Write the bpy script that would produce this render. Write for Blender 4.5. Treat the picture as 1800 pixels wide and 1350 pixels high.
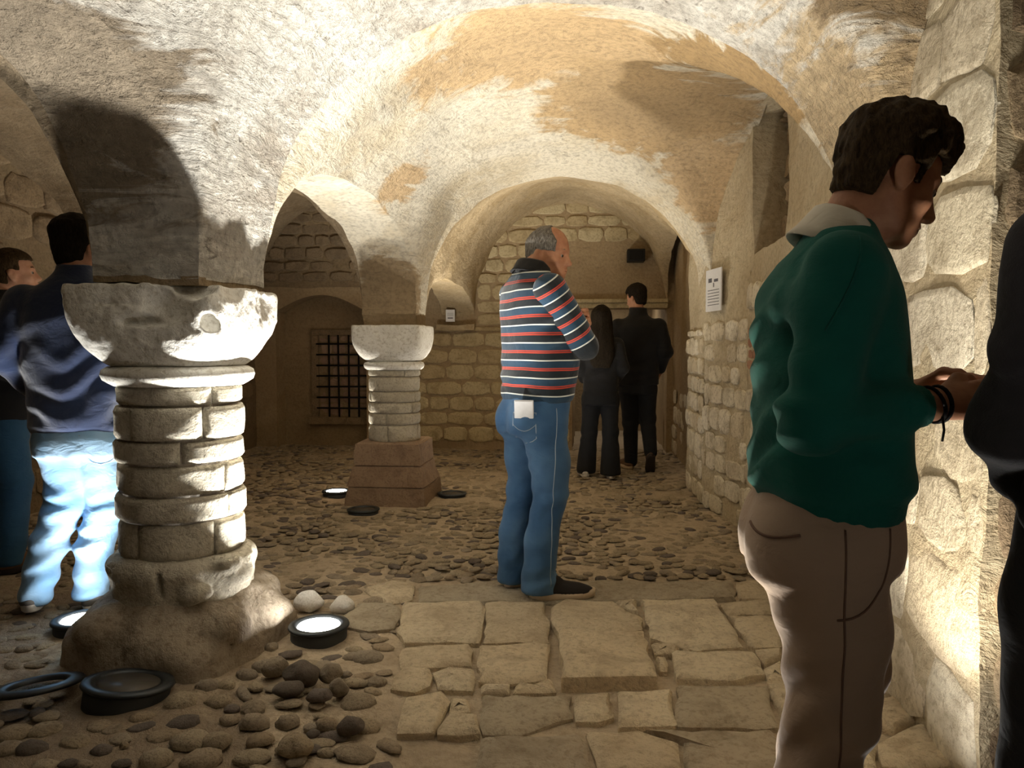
import bpy, bmesh, math, random
import numpy as np
from mathutils import Matrix, Vector
R = math.radians
C = bpy.context.scene.collection
for o in list(bpy.data.objects): bpy.data.objects.remove(o)

# ------------------------------------------------------------------ camera, world, lights, exposure
PITCH, YAW, CAMZ, FPX = R(2.67), R(5.5), 1.2, 1350.0
cam = bpy.data.objects.new('camera', bpy.data.cameras.new('camera')); C.objects.link(cam)
cam.location = (0, 0, CAMZ); cam.rotation_euler = (R(90) - PITCH, 0, YAW)
cam.data.sensor_width = 36; cam.data.lens = 27; cam.data.clip_start = .02
bpy.context.scene.camera = cam
vs = bpy.context.scene.view_settings
vs.view_transform = 'Standard'; vs.look = 'None'; vs.gamma = 1; vs.use_curve_mapping = False
vs.exposure = 1.4
world = bpy.data.worlds.new('world'); bpy.context.scene.world = world; world.use_nodes = True
world.node_tree.nodes['Background'].inputs[0].default_value = (.02, .018, .015, 1)
world.node_tree.nodes['Background'].inputs[1].default_value = 1.0
COOL, WARM = (1, .97, .90), (1, .91, .76)
# floor uplights: name -> x, y, lit watts, colour, rim radius, height, spot size
LAMPS = [
 ('left of near column', -2.14, 3.05, 48, COOL, .125, .04, 90),
 ('right of near column', -1.10, 3.05, 170, COOL, .125, .05, 100),
 ('behind near column', -1.72, 3.74, 26, WARM, .12, .03, 100),
 ('left of far column', -2.03, 6.08, 35, WARM, .12, .03, 125),
 ('behind far column', -1.53, 6.62, 110, WARM, .12, .03, 125),
 ('behind striped man', -.30, 6.2, 36, WARM, .12, .03, 110),  # unseen, added to light the far arch and back wall
 ('near right wall', .28, 1.95, 46, WARM, .12, .02, 80),  # unseen, added to light the green sweater from behind
 ('at right wall foot', .70, 1.93, 44, WARM, .12, .02, 105),  # unseen, added to brighten the right wall
 ('right rear', .90, -.40, 8, WARM, .12, .03, 155),  # unseen fill, added to light the green sweater man's near side
]
# soft area light inside the passage behind the back wall
def area_lamp(name, loc, size, watts, col):
    l = bpy.data.lights.new(name, 'AREA'); l.energy = watts; l.size = size; l.color = col
    o = bpy.data.objects.new(name, l); C.objects.link(o); o.location = loc; return o
area_lamp('passage_lamp', (.3, 10.4, 1.95), .5, 3, WARM)

def cam_ray(px, py):
    d = Vector(((px - 900) / FPX, (675 - py) / FPX, -1))
    return cam.rotation_euler.to_matrix() @ d
def on_floor(px, py, z=0.0):
    d = cam_ray(px, py); t = (z - CAMZ) / d.z
    return (d.x * t, d.y * t)
def on_y(px, py, y):
    d = cam_ray(px, py); t = y / d.y
    return (d.x * t, y, CAMZ + d.z * t)
def on_x(px, py, x):
    d = cam_ray(px, py); t = x / d.x
    return (x, d.y * t, CAMZ + d.z * t)

# ------------------------------------------------------------------ helpers
def link(o, parent=None):
    C.objects.link(o)
    if parent is not None: o.parent = parent
    return o
def thing(name, label, cat, loc=(0, 0, 0), rz=0, group=None):
    o = bpy.data.objects.new(name, None); C.objects.link(o); o.empty_display_size = .1
    o.location = loc; o.rotation_euler = (0, 0, rz); tag(o, label, cat, group); return o
def tag(o, label, cat, group=None):
    o['label'] = label; o['category'] = cat
    if group: o['group'] = group
    return o
def struct(name):
    o = bpy.data.objects.new(name, None); C.objects.link(o); o['kind'] = 'structure'; return o
def mesh_np(name, V, F, mat, parent=None, smooth=True, attrs=None):
    V = np.asarray(V, dtype=np.float32); F = np.asarray(F, dtype=np.int32)
    me = bpy.data.meshes.new(name)
    n, k = F.shape
    me.vertices.add(len(V)); me.vertices.foreach_set('co', V.ravel())
    me.loops.add(n * k); me.loops.foreach_set('vertex_index', F.ravel())
    me.polygons.add(n); me.polygons.foreach_set('loop_start', np.arange(0, n * k, k, dtype=np.int32))
    me.polygons.foreach_set('loop_total', np.full(n, k, dtype=np.int32))
    me.polygons.foreach_set('use_smooth', np.full(n, smooth, dtype=bool))
    me.update(calc_edges=True)
    if attrs:
        for a, vals in attrs.items():
            at = me.attributes.new(a, 'FLOAT', 'POINT'); at.data.foreach_set('value', np.asarray(vals, dtype=np.float32))
    me.materials.append(mat)
    return link(bpy.data.objects.new(name, me), parent)
def from_bm(name, bm, mat, parent=None, smooth=False):
    bmesh.ops.recalc_face_normals(bm, faces=bm.faces[:])
    me = bpy.data.meshes.new(name); bm.to_mesh(me); bm.free()
    if mat: me.materials.append(mat)
    if smooth:
        for p in me.polygons: p.use_smooth = True
    return link(bpy.data.objects.new(name, me), parent)
def bm_box(bm, lo, hi, bevel=0):
    r = bmesh.ops.create_cube(bm, size=1)
    lo, hi = Vector(lo), Vector(hi)
    for v in r['verts']:
        v.co = Vector([(lo[i] + hi[i]) / 2 + v.co[i] * (hi[i] - lo[i]) for i in range(3)])
    if bevel:
        es = list({e for v in r['verts'] for e in v.link_edges})
        bmesh.ops.bevel(bm, geom=es, offset=bevel, segments=2, affect='EDGES', profile=.6)
def bm_lathe(bm, prof, seg=40, cx=0, cy=0):
    rings = []
    for (r, z) in prof:
        if r < 1e-5: rings.append([bm.verts.new((cx, cy, z))])
        else: rings.append([bm.verts.new((cx + r * math.cos(2 * math.pi * i / seg), cy + r * math.sin(2 * math.pi * i / seg), z)) for i in range(seg)])
    for a, b in zip(rings[:-1], rings[1:]):
        for i in range(seg):
            j = (i + 1) % seg
            if len(a) == 1 and len(b) == 1: continue
            if len(a) == 1: bm.faces.new((a[0], b[i], b[j]))
            elif len(b) == 1: bm.faces.new((a[i], a[j], b[0]))
            else: bm.faces.new((a[i], a[j], b[j], b[i]))
def prism(name, poly, y0, y1, mat, parent):
    """x,z outline extruded along y"""
    bm = bmesh.new()
    f = bm.faces.new([bm.verts.new((x, y0, z)) for x, z in poly])
    ex = bmesh.ops.extrude_face_region(bm, geom=[f])
    for v in [g for g in ex['geom'] if isinstance(g, bmesh.types.BMVert)]: v.co.y = y1
    bmesh.ops.triangulate(bm, faces=bm.faces[:])
    return from_bm(name, bm, mat, parent)

# ------------------------------------------------------------------ numpy noise and surface nets
def vnoise(P, seed=0):
    P = np.asarray(P, dtype=np.float64); i = np.floor(P); f = P - i; u = f * f * (3 - 2 * f)
    def h(a, b, c):
        s = np.sin((i[..., 0] + a) * 127.1 + (i[..., 1] + b) * 311.7 + (i[..., 2] + c) * 74.7 + seed * 17.31) * 43758.5453
        return (s - np.floor(s)) * 2 - 1
    ux, uy, uz = u[..., 0], u[..., 1], u[..., 2]
    x00 = h(0,0,0) * (1 - ux) + h(1,0,0) * ux; x10 = h(0,1,0) * (1 - ux) + h(1,1,0) * ux
    x01 = h(0,0,1) * (1 - ux) + h(1,0,1) * ux; x11 = h(0,1,1) * (1 - ux) + h(1,1,1) * ux
    return (x00 * (1 - uy) + x10 * uy) * (1 - uz) + (x01 * (1 - uy) + x11 * uy) * uz
def fbm(P, seed=0, octv=3):
    s = 0; a = 1; P = np.asarray(P)
    for k in range(octv): s = s + a * vnoise(P * 2 ** k, seed + k * 7); a *= .5
    return s

def rot(ax, deg):
    return np.array(Matrix.Rotation(R(deg), 3, ax))
class Vol:
    """signed-distance volume meshed with surface nets"""
    def __init__(s, lo, hi, h):
        s.lo = np.array(lo, float); s.h = h
        n = np.ceil((np.array(hi) - s.lo) / h).astype(int) + 1
        s.ax = [s.lo[i] + h * np.arange(n[i]) for i in range(3)]
        s.F = np.full(n, 1.0, dtype=np.float32); s.frame(None)
    def frame(s, o, M=None):
        s.o = np.zeros(3) if o is None else np.array(o, float); s.M = np.eye(3) if M is None else np.array(M)
    def T(s, p): return s.M @ np.array(p, float) + s.o
    def _sl(s, lo, hi):
        r = []
        for i in range(3):
            a = int(np.clip(math.floor((lo[i] - s.lo[i]) / s.h), 0, s.F.shape[i])); b = int(np.clip(math.ceil((hi[i] - s.lo[i]) / s.h) + 1, 0, s.F.shape[i]))
            r.append(slice(a, b))
        return tuple(r)
    def _apply(s, fn, lo, hi, k, sub=False):
        m = k + .02; sl = s._sl(np.array(lo) - m, np.array(hi) + m)
        x = s.ax[0][sl[0]][:, None, None]; y = s.ax[1][sl[1]][None, :, None]; z = s.ax[2][sl[2]][None, None, :]
        if x.size == 0 or y.size == 0 or z.size == 0: return s
        d = fn(x, y, z); a = s.F[sl]
        if sub: a, d = -a, d
        hh = np.maximum(k - np.abs(a - d), 0) / max(k, 1e-6)
        r = np.minimum(a, d) - hh * hh * k * .25
        s.F[sl] = -r if sub else r
        return s
    def cap(s, a, b, ra, rb, k=.02, sub=False):
        a, b = s.T(a), s.T(b); ba = b - a; L = max(float(ba @ ba), 1e-9); rm = max(ra, rb)
        def fn(x, y, z):
            px, py, pz = x - a[0], y - a[1], z - a[2]
            t = np.clip((px * ba[0] + py * ba[1] + pz * ba[2]) / L, 0, 1)
            return np.sqrt((px - t * ba[0]) ** 2 + (py - t * ba[1]) ** 2 + (pz - t * ba[2]) ** 2) - (ra + (rb - ra) * t)
        return s._apply(fn, np.minimum(a, b) - rm, np.maximum(a, b) + rm, k, sub)
    def chain(s, pts, rs, k=.02):
        for i in range(len(pts) - 1): s.cap(pts[i], pts[i + 1], rs[i], rs[i + 1], k)
        return s
    def ell(s, c, r, M=None, k=.02, sub=False):
        c = s.T(c); r = np.array(r, float); Q = (s.M if M is None else s.M @ np.array(M)).T
        def fn(x, y, z):
            px, py, pz = x - c[0], y - c[1], z - c[2]
            a = Q[0, 0] * px + Q[0, 1] * py + Q[0, 2] * pz; b = Q[1, 0] * px + Q[1, 1] * py + Q[1, 2] * pz; d = Q[2, 0] * px + Q[2, 1] * py + Q[2, 2] * pz
            k0 = np.sqrt((a / r[0]) ** 2 + (b / r[1]) ** 2 + (d / r[2]) ** 2)
            k1 = np.sqrt((a / r[0] ** 2) ** 2 + (b / r[1] ** 2) ** 2 + (d / r[2] ** 2) ** 2) + 1e-9
            return k0 * (k0 - 1) / k1
        ext = np.sqrt(((Q.T * r) ** 2).sum(axis=1))
        return s._apply(fn, c - ext, c + ext, k, sub)
    def loft(s, rings, k=.02, p=2.0, sub=False):
        """rings (z, cx, cy, rx, ry); unframed, along z"""
        Rg = np.array(rings, float); Rg = Rg[np.argsort(Rg[:, 0])]
        def sm(z, j):
            t = np.interp(z, Rg[:, 0], np.arange(len(Rg))); i = np.clip(np.floor(t).astype(int), 0, len(Rg) - 2); f = t - i
            g = lambda q: Rg[np.clip(q, 0, len(Rg) - 1), j]
            p0, p1, p2, p3 = g(i - 1), g(i), g(i + 1), g(i + 2)
            return .5 * (2 * p1 + (p2 - p0) * f + (2 * p0 - 5 * p1 + 4 * p2 - p3) * f ** 2 + (3 * p1 - p0 - 3 * p2 + p3) * f ** 3)
        def fn(x, y, z):
            zz = z.ravel(); cx, cy, rx, ry = [sm(zz, j)[None, None, :] for j in (1, 2, 3, 4)]
            d = ((np.abs((x - cx) / rx) ** p + np.abs((y - cy) / ry) ** p) ** (1 / p) - 1) * np.minimum(rx, ry)
            return np.maximum(d, np.maximum(z - Rg[-1, 0], Rg[0, 0] - z))
        m = max(Rg[:, 3].max(), Rg[:, 4].max())
        return s._apply(fn, (Rg[:, 1].min() - m, Rg[:, 2].min() - m, Rg[0, 0]), (Rg[:, 1].max() + m, Rg[:, 2].max() + m, Rg[-1, 0]), k, sub)
    def fn(s, f, lo, hi, k=.01, sub=False): return s._apply(f, lo, hi, k, sub)
    def near(s, w=4):
        idx = np.argwhere(np.abs(s.F) < w * s.h)
        P = np.stack([s.ax[i][idx[:, i]] for i in range(3)], axis=1)
        return idx, P
    def warp(s, f, w=5):
        """F += f(P) close to the surface"""
        idx, P = s.near(w); s.F[idx[:, 0], idx[:, 1], idx[:, 2]] += f(P).astype(np.float32); return s
    def clip(s, f):
        idx = np.argwhere(s.F < 4 * s.h); P = np.stack([s.ax[i][idx[:, i]] for i in range(3)], axis=1)
        v = s.F[idx[:, 0], idx[:, 1], idx[:, 2]]; s.F[idx[:, 0], idx[:, 1], idx[:, 2]] = np.maximum(v, f(P)); return s
    def mesh(s, name, mat, parent=None, attr=None, smooth=1):
        F = s.F; F[0], F[-1], F[:, 0], F[:, -1], F[:, :, 0], F[:, :, -1] = 1, 1, 1, 1, 1, 1
        I = F < 0
        cnt = np.zeros(np.array(F.shape) - 1, dtype=np.int8)
        for a in (0, 1):
            for b in (0, 1):
                for c in (0, 1):
                    cnt += I[a:F.shape[0] - 1 + a, b:F.shape[1] - 1 + b, c:F.shape[2] - 1 + c]
        act = np.argwhere((cnt > 0) & (cnt < 8)); N = len(act)
        vid = np.full(cnt.shape, -1, dtype=np.int32); vid[act[:, 0], act[:, 1], act[:, 2]] = np.arange(N)
        S = np.zeros((N, 3)); W = np.zeros(N)
        cor = {}
        for a in (0, 1):
            for b in (0, 1):
                for c in (0, 1): cor[a, b, c] = F[act[:, 0] + a, act[:, 1] + b, act[:, 2] + c].astype(float)
        for ax in range(3):
            for q in range(4):
                e0 = [0, 0, 0]; oth = [i for i in range(3) if i != ax]; e0[oth[0]] = q & 1; e0[oth[1]] = q >> 1
                e1 = list(e0); e1[ax] = 1
                A, B = cor[tuple(e0)], cor[tuple(e1)]; m = (A < 0) != (B < 0)
                t = np.where(m, A / np.where(m, A - B, 1), 0)
                pos = np.tile(np.array(e0, float), (N, 1)); pos[:, ax] = t
                S[m] += pos[m]; W[m] += 1
        V = s.lo + s.h * (act + S / W[:, None])
        Q = []
        for ax in range(3):
            u, v = [(1, 2), (2, 0), (0, 1)][ax]
            a = np.take(I, range(F.shape[ax] - 1), axis=ax); b = np.take(I, range(1, F.shape[ax]), axis=ax)
            e = np.argwhere(a != b); fl = a[e[:, 0], e[:, 1], e[:, 2]]
            def cell(du, dv):
                c = e.copy(); c[:, u] += du; c[:, v] += dv; return vid[c[:, 0], c[:, 1], c[:, 2]]
            q = np.stack([cell(-1, -1), cell(0, -1), cell(0, 0), cell(-1, 0)], axis=1)
            q[~fl] = q[~fl][:, ::-1]; Q.append(q)
        Q = np.concatenate(Q)
        for _ in range(smooth):
            S2 = np.zeros_like(V); w2 = np.zeros(len(V))
            for i in range(4):
                np.add.at(S2, Q[:, i], V[Q[:, (i + 1) % 4]]); np.add.at(S2, Q[:, i], V[Q[:, (i + 3) % 4]]); np.add.at(w2, Q[:, i], 2)
            V = .5 * V + .5 * S2 / np.maximum(w2, 1)[:, None]
        return mesh_np(name, V, Q, mat, parent, True, {'stripe': attr(V)} if attr else None)

# ------------------------------------------------------------------ materials
class N:
    def __init__(s, name):
        s.m = bpy.data.materials.new(name); s.m.use_nodes = True; s.t = s.m.node_tree
        s.b = s.t.nodes['Principled BSDF']; s.n = s.t.nodes
        s.b.inputs['Specular IOR Level'].default_value = .25
    def new(s, ty, **kw):
        n = s.t.nodes.new(ty)
        for k, v in kw.items(): setattr(n, k, v)
        return n
    def l(s, a, b): s.t.links.new(a, b)
    def pos(s, scale=(1, 1, 1), rotz=0, obj=False):
        mp = s.new('ShaderNodeMapping'); mp.inputs['Scale'].default_value = scale; mp.inputs['Rotation'].default_value = (0, 0, rotz)
        if obj: src = s.new('ShaderNodeTexCoord').outputs['Object']
        else: src = s.new('ShaderNodeNewGeometry').outputs['Position']
        s.l(src, mp.inputs[0]); return mp.outputs[0]
    def noise(s, vec, scale, detail=4, rough=.55, dist=0):
        n = s.new('ShaderNodeTexNoise'); n.inputs['Scale'].default_value = scale; n.inputs['Detail'].default_value = detail
        n.inputs['Roughness'].default_value = rough; n.inputs['Distortion'].default_value = dist; s.l(vec, n.inputs['Vector']); return n.outputs['Fac']
    def ramp(s, fac, stops):
        r = s.new('ShaderNodeValToRGB'); el = r.color_ramp.elements
        while len(el) < len(stops): el.new(.5)
        for e, (p, c) in zip(el, stops):
            e.position = p; e.color = (c, c, c, 1) if isinstance(c, (int, float)) else (*c, 1)
        s.l(fac, r.inputs[0]); return r.outputs[0]
    def mix(s, fac, a, b, mode='MIX'):
        m = s.new('ShaderNodeMix', data_type='RGBA', blend_type=mode)
        for v, i in ((fac, 0), (a, 6), (b, 7)):
            if isinstance(v, (int, float)): m.inputs[i].default_value = v
            elif isinstance(v, tuple): m.inputs[i].default_value = (*v, 1)
            else: s.l(v, m.inputs[i])
        return m.outputs[2]
    def math(s, op, a, b=0.0, c=None):
        m = s.new('ShaderNodeMath', operation=op)
        for i, v in enumerate((a, b, c)):
            if v is None: continue
            if isinstance(v, (int, float)): m.inputs[i].default_value = v
            else: s.l(v, m.inputs[i])
        return m.outputs[0]
    def bump(s, h, strength=.5, dist=.01, prev=None):
        b = s.new('ShaderNodeBump'); b.inputs['Strength'].default_value = strength; b.inputs['Distance'].default_value = dist
        s.l(h, b.inputs['Height'])
        if prev: s.l(prev, b.inputs['Normal'])
        return b.outputs[0]
    def done(s, col, rough=.85, nrm=None):
        if isinstance(col, tuple): s.b.inputs['Base Color'].default_value = (*col, 1)
        else: s.l(col, s.b.inputs['Base Color'])
        s.b.inputs['Roughness'].default_value = rough
        if nrm: s.l(nrm, s.b.inputs['Normal'])
        return s.m

def plaster(name, light, mid, dark, stain=.45, streak=6, rough=1.0, rz=0, patches=(), pit=.0):
    """old lime plaster: patches of three tones, horizontal streaks, dark flecks, coarse relief"""
    n = N(name); p = n.pos(); ps = n.pos((1, 1, streak), rz)
    big = n.noise(p, 1.3, 3, .6, .6); med = n.noise(ps, 3.2, 5, .6, .8); fine = n.noise(p, 34, 5, .65)
    col = n.mix(n.ramp(big, [(.40, 0), (.60, 1)]), light, mid)
    col = n.mix(n.ramp(med, [(.48, 0), (.62, .75)]), col, light)
    for (c, r, pc) in patches:                                   # areas of another colour, shape broken by noise
        d = n.new('ShaderNodeVectorMath', operation='DISTANCE'); g = n.new('ShaderNodeNewGeometry'); n.l(g.outputs['Position'], d.inputs[0]); d.inputs[1].default_value = c
        e = n.math('ADD', n.math('DIVIDE', d.outputs['Value'], r), n.math('MULTIPLY', n.math('SUBTRACT', n.noise(ps, 2.2, 5, .65, 1.2), .5), 1.6))
        col = n.mix(n.ramp(e, [(.80, 1), (1.0, 0)]), col, pc)
    sv = n.noise(ps, 5.5, 6, .7, 1.5); fl = n.ramp(sv, [(.60, 0), (.72, 1)])
    col = n.mix(n.math('MULTIPLY', fl, stain), col, dark)
    col = n.mix(n.math('MULTIPLY', n.ramp(fine, [(.35, 1), (.55, 0)]), .35), col, dark, 'MIX')
    sw = n.noise(p, .9, 2, .5, .3); col = n.mix(n.math('MULTIPLY', n.ramp(sw, [(.5, 0), (.75, 1)]), .35), col, dark)
    v = n.new('ShaderNodeTexVoronoi'); v.inputs['Scale'].default_value = 9; n.l(n.pos((1, 1, 2.2)), v.inputs['Vector'])
    h = n.math('ADD', n.math('MULTIPLY', sv, -.8), n.math('ADD', n.math('MULTIPLY', fine, .35), n.math('MULTIPLY', med, .9)))
    b = n.bump(h, .75 * rough, .03)
    b = n.bump(n.noise(p, 90, 4, .7), .4 * rough, .006, b)
    if pit: b = n.bump(n.ramp(n.noise(p, 22, 5, .7), [(.3, 0), (.5, 1)]), pit, .02, b)
    return n.done(col, .92, b)
def stone(name, tones, dark, scale=7, rough=1.0, var=.35, flat=1.0):
    """block stone: per-block tone, mottled, pocked"""
    n = N(name); p = n.pos(); oi = n.new('ShaderNodeObjectInfo').outputs['Random']
    st = [(i / max(len(tones) - 1, 1), t) for i, t in enumerate(tones)]
    col = n.ramp(oi, st)
    big = n.noise(p, scale, 5, .65, .5); fine = n.noise(p, scale * 7, 5, .7)
    col = n.mix(n.math('MULTIPLY', n.ramp(big, [(.48, 0), (.68, 1)]), var + .2), col, dark)
    col = n.mix(n.math('MULTIPLY', n.ramp(fine, [(.36, 1), (.5, 0)]), .5), col, dark)
    h = n.math('ADD', n.math('MULTIPLY', big, .9), n.math('MULTIPLY', fine, .4))
    b = n.bump(h, .8 * rough, .022); b = n.bump(n.noise(p, 110, 4, .7), .35 * rough, .005, b)
    return n.done(col, .9, b)
def cloth(name, col, col2=None, scale=60, bump=.25, rough=.85, sheen=.15, big=4, fade=.5):
    n = N(name); p = n.pos(obj=True); w = n.noise(p, scale * 5, 3, .7); m = n.noise(p, big, 3, .55)
    c = n.mix(n.math('MULTIPLY', n.ramp(m, [(.38, 0), (.68, 1)]), fade), col, col2) if col2 else col
    b = n.bump(w, bump, .002)
    b = n.bump(n.noise(n.pos((1, 1, 1.6), obj=True), 13, 3, .5, .6), .5, .012, b)
    n.b.inputs['Sheen Weight'].default_value = sheen
    return n.done(c, rough, b)
def plain(name, col, rough=.5, metal=0, emit=None, es=0):
    n = N(name); n.b.inputs['Metallic'].default_value = metal
    if emit: n.b.inputs['Emission Color'].default_value = (*emit, 1); n.b.inputs['Emission Strength'].default_value = es
    return n.done(n.mix(n.noise(n.pos(obj=True), 40, 3), col, tuple(c * .8 for c in col)), rough)
M = {}
OCH, WHT, GRY, DRK, BRN = (.60, .44, .26), (.76, .71, .59), (.50, .45, .37), (.10, .075, .05), (.30, .22, .13)
M['vault_near'] = plaster('near_vault_plaster', (.74, .71, .64), (.50, .45, .38), (.12, .095, .07), .75, 4, 1.5, .4, [((-1.85, 2.25, 2.0), .62, (.30, .245, .175)), ((-1.6, 1.6, 2.45), .35, (.16, .12, .085)), ((1.2, 2.9, 2.2), .6, (.58, .45, .28)), ((1.0, 2.3, 2.5), .5, (.26, .19, .11))], .55)  # brown-grey stone patch at the left springer also paints in its shade
M['vault_mid'] = plaster('middle_vault_plaster', WHT, (.66, .58, .43), DRK, .6, 4, 1.0, 0,
    [((-.2, 3.9, 2.75), .75, (.60, .43, .24)), ((.35, 4.8, 2.7), .75, (.52, .37, .20)), ((.8, 3.6, 2.5), .55, (.40, .27, .13)), ((-1.1, 4.9, 2.1), .3, OCH), ((-1.5, 5.7, 1.55), .36, (.42, .32, .20)), ((.9, 5.4, 2.3), .4, OCH)], .15)
M['vault_far'] = plaster('far_vault_plaster', (.56, .45, .29), (.46, .35, .20), (.13, .10, .06), .45, 3, .7)
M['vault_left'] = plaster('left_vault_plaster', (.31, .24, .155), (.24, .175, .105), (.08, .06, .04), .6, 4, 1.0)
M['pier'] = plaster('pier_render', (.32, .24, .145), (.26, .19, .11), (.11, .08, .05), .45, 1, 1.2, 0, (), .4)
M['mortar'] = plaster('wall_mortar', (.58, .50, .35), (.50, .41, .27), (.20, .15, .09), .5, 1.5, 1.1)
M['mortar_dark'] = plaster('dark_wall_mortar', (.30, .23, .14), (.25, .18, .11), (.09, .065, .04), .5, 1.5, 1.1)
M['render_brown'] = plaster('brown_render', (.36, .27, .16), (.29, .21, .12), (.13, .09, .055), .4, 1.2, .8)
M['render_tan'] = plaster('tan_render', (.44, .34, .21), (.38, .28, .165), (.16, .115, .07), .4, 1.2, .8)
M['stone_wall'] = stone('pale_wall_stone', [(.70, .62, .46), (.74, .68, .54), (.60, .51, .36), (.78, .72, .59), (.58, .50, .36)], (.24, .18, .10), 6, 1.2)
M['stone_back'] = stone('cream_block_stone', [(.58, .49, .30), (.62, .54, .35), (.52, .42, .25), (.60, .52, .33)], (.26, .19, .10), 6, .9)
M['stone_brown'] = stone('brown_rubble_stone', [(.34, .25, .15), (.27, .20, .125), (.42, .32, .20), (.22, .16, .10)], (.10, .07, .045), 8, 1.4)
M['brick_dark'] = stone('dark_lunette_brick', [(.27, .205, .13), (.23, .175, .115), (.31, .235, .15)], (.11, .08, .05), 9, 1.1)
M['brick_red'] = stone('red_brick', [(.42, .22, .14), (.38, .2, .13), (.46, .27, .18)], (.2, .11, .07), 12, .8)
M['brick_pink'] = stone('pink_brick', [(.40, .27, .19), (.34, .23, .17), (.44, .32, .22)], (.22, .14, .09), 12, .8)
M['column'] = stone('white_column_stone', [(.62, .57, .46), (.66, .61, .50), (.58, .53, .42)], (.30, .25, .18), 9, 1.7, .2)
M['capital'] = stone('smooth_capital_stone', [(.62, .58, .45)], (.34, .29, .2), 7, .8, .05)
M['base'] = stone('brown_base_stone', [(.38, .31, .22)], (.15, .11, .075), 5, 1.3)
M['sandstone'] = stone('red_sandstone', [(.32, .20, .14), (.36, .25, .17), (.30, .22, .15)], (.16, .1, .07), 8, 1.0)
M['flag'] = stone('tan_flagstone', [(.76, .64, .45), (.80, .69, .50), (.68, .57, .40), (.78, .65, .45)], (.40, .30, .19), 6, 2.4, .4)
M['flag_grey'] = stone('grey_flagstone', [(.42, .36, .27), (.47, .40, .29), (.40, .335, .25)], (.21, .165, .11), 6, 1.6, .35)
M['dirt'] = plaster('packed_earth', (.54, .44, .315), (.46, .37, .26), (.20, .15, .10), .35, 1, 1.3, 0, [((-1.7, 1.9, 0), .85, (.30, .235, .165)), ((-3.0, 3.0, 0), 1.0, (.32, .25, .18))], .3)  # dark earth patches at front left, partly painted-in floor shade
M['cobble'] = stone('river_cobble', [(.32, .25, .17), (.38, .305, .205), (.26, .21, .15), (.42, .345, .235), (.33, .27, .195), (.35, .27, .18)], (.08, .06, .042), 16, .8, .2)
M['cobble_pale'] = stone('pale_cobble', [(.34, .28, .20), (.30, .25, .19)], (.15, .12, .09), 14, .8, .2)
M['cobble_dark'] = stone('dark_cobble', [(.13, .105, .085), (.17, .14, .12)], (.06, .05, .04), 14, .7, .2)
M['white_stone'] = stone('white_pebble_stone', [(.72, .70, .66)], (.45, .42, .38), 20, .5, .1)
M['iron'] = plain('black_iron', (.012, .011, .01), .6, .3)
M['lamp_ring'] = plain('dark_steel', (.06, .068, .075), .42, .6)
M['lamp_body'] = plain('housing_grey', (.06, .065, .068), .55, .3)
M['lens_off'] = plain('dull_glass', (.10, .09, .075), .35, 0)
M['lens_on'] = plain('lit_lens', (.9, .9, .9), .3, 0, (1, .97, .92), 28)
M['paper'] = plain('white_paper', (.75, .75, .76), .8)
M['ink'] = plain('grey_print', (.12, .12, .14), .8)
M['black'] = plain('black_plastic', (.012, .012, .012), .5)

# ------------------------------------------------------------------ setting: vaults, piers, walls
def warp_pts(P):
    P = np.asarray(P, float); a = .016; q = P * 3.1
    d = np.stack([fbm(q + 11.3, 1, 2), fbm(q + 47.1, 2, 2), fbm(q + 91.7, 3, 2)], axis=1) * a
    q = P * 13
    d += np.stack([vnoise(q, 4), vnoise(q, 5), vnoise(q, 6)], axis=1) * .0065
    return P + d
ceiling = struct('ceiling')
ZS = 1.46
BAYS = {}
def arch_pt(kind_h, s): return kind_h * s
def bay(key, c, hT, hL, dome, mat, n=64, xr=None):
    """groined bay. c: corner xy (x0y0, x1y0, x0y1, x1y1); hT rises of arches at y0,y1; hL at x0,x1"""
    th = np.linspace(0, np.pi, n + 1); u = -np.cos(th); s = np.sin(th)
    Ug, Vg = np.meshgrid(u, u, indexing='ij'); Su, Sv = np.meshgrid(s, s, indexing='ij')
    a, b = (Ug + 1) / 2, (Vg + 1) / 2; c = np.array(c, float)
    XY = ((1 - a) * (1 - b))[..., None] * c[0] + (a * (1 - b))[..., None] * c[1] + ((1 - a) * b)[..., None] * c[2] + (a * b)[..., None] * c[3]
    if xr is not None:
        XL_ = ((1 - b)[..., None] * c[0] + b[..., None] * c[2])[..., 0]; XY[..., 0] = XL_ + a * (xr(XY[..., 1]) - XL_)
    hc = (hT[0] + hT[1]) / 2 + dome
    ht = hT[0] * (1 - b) + hT[1] * b + dome * (1 - Vg ** 2)
    hl = hL[0] * (1 - a) + hL[1] * a; hl = hl + (hc - hl) * (1 - Ug ** 2)
    A, B = ht * Su ** .86, hl * Sv ** .70
    k = .06; hh = np.maximum(k - np.abs(A - B), 0) / k; Z = ZS + np.maximum(A, B) + hh * hh * k * .25 * np.minimum(1, np.minimum(Su, Sv) * 6)
    P = np.concatenate([XY, Z[..., None]], axis=2); BAYS[key] = P
    V = warp_pts(P.reshape(-1, 3)); idx = np.arange((n + 1) ** 2).reshape(n + 1, n + 1)
    F = np.stack([idx[:-1, :-1], idx[:-1, 1:], idx[1:, 1:], idx[1:, :-1]], axis=-1).reshape(-1, 4)
    mesh_np('vault_bay', V, F, mat, ceiling)
def band(e0, e1, mat, m=6):
    t = np.linspace(0, 1, m + 1)[:, None, None]
    P = e0[None] * (1 - t) + e1[None] * t; n = P.shape[1]
    idx = np.arange((m + 1) * n).reshape(m + 1, n)
    F = np.stack([idx[:-1, :-1], idx[1:, :-1], idx[1:, 1:], idx[:-1, 1:]], axis=-1).reshape(-1, 4)
    mesh_np('arch_band', warp_pts(P.reshape(-1, 3)), F, mat, ceiling)
XW = 1.05
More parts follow.
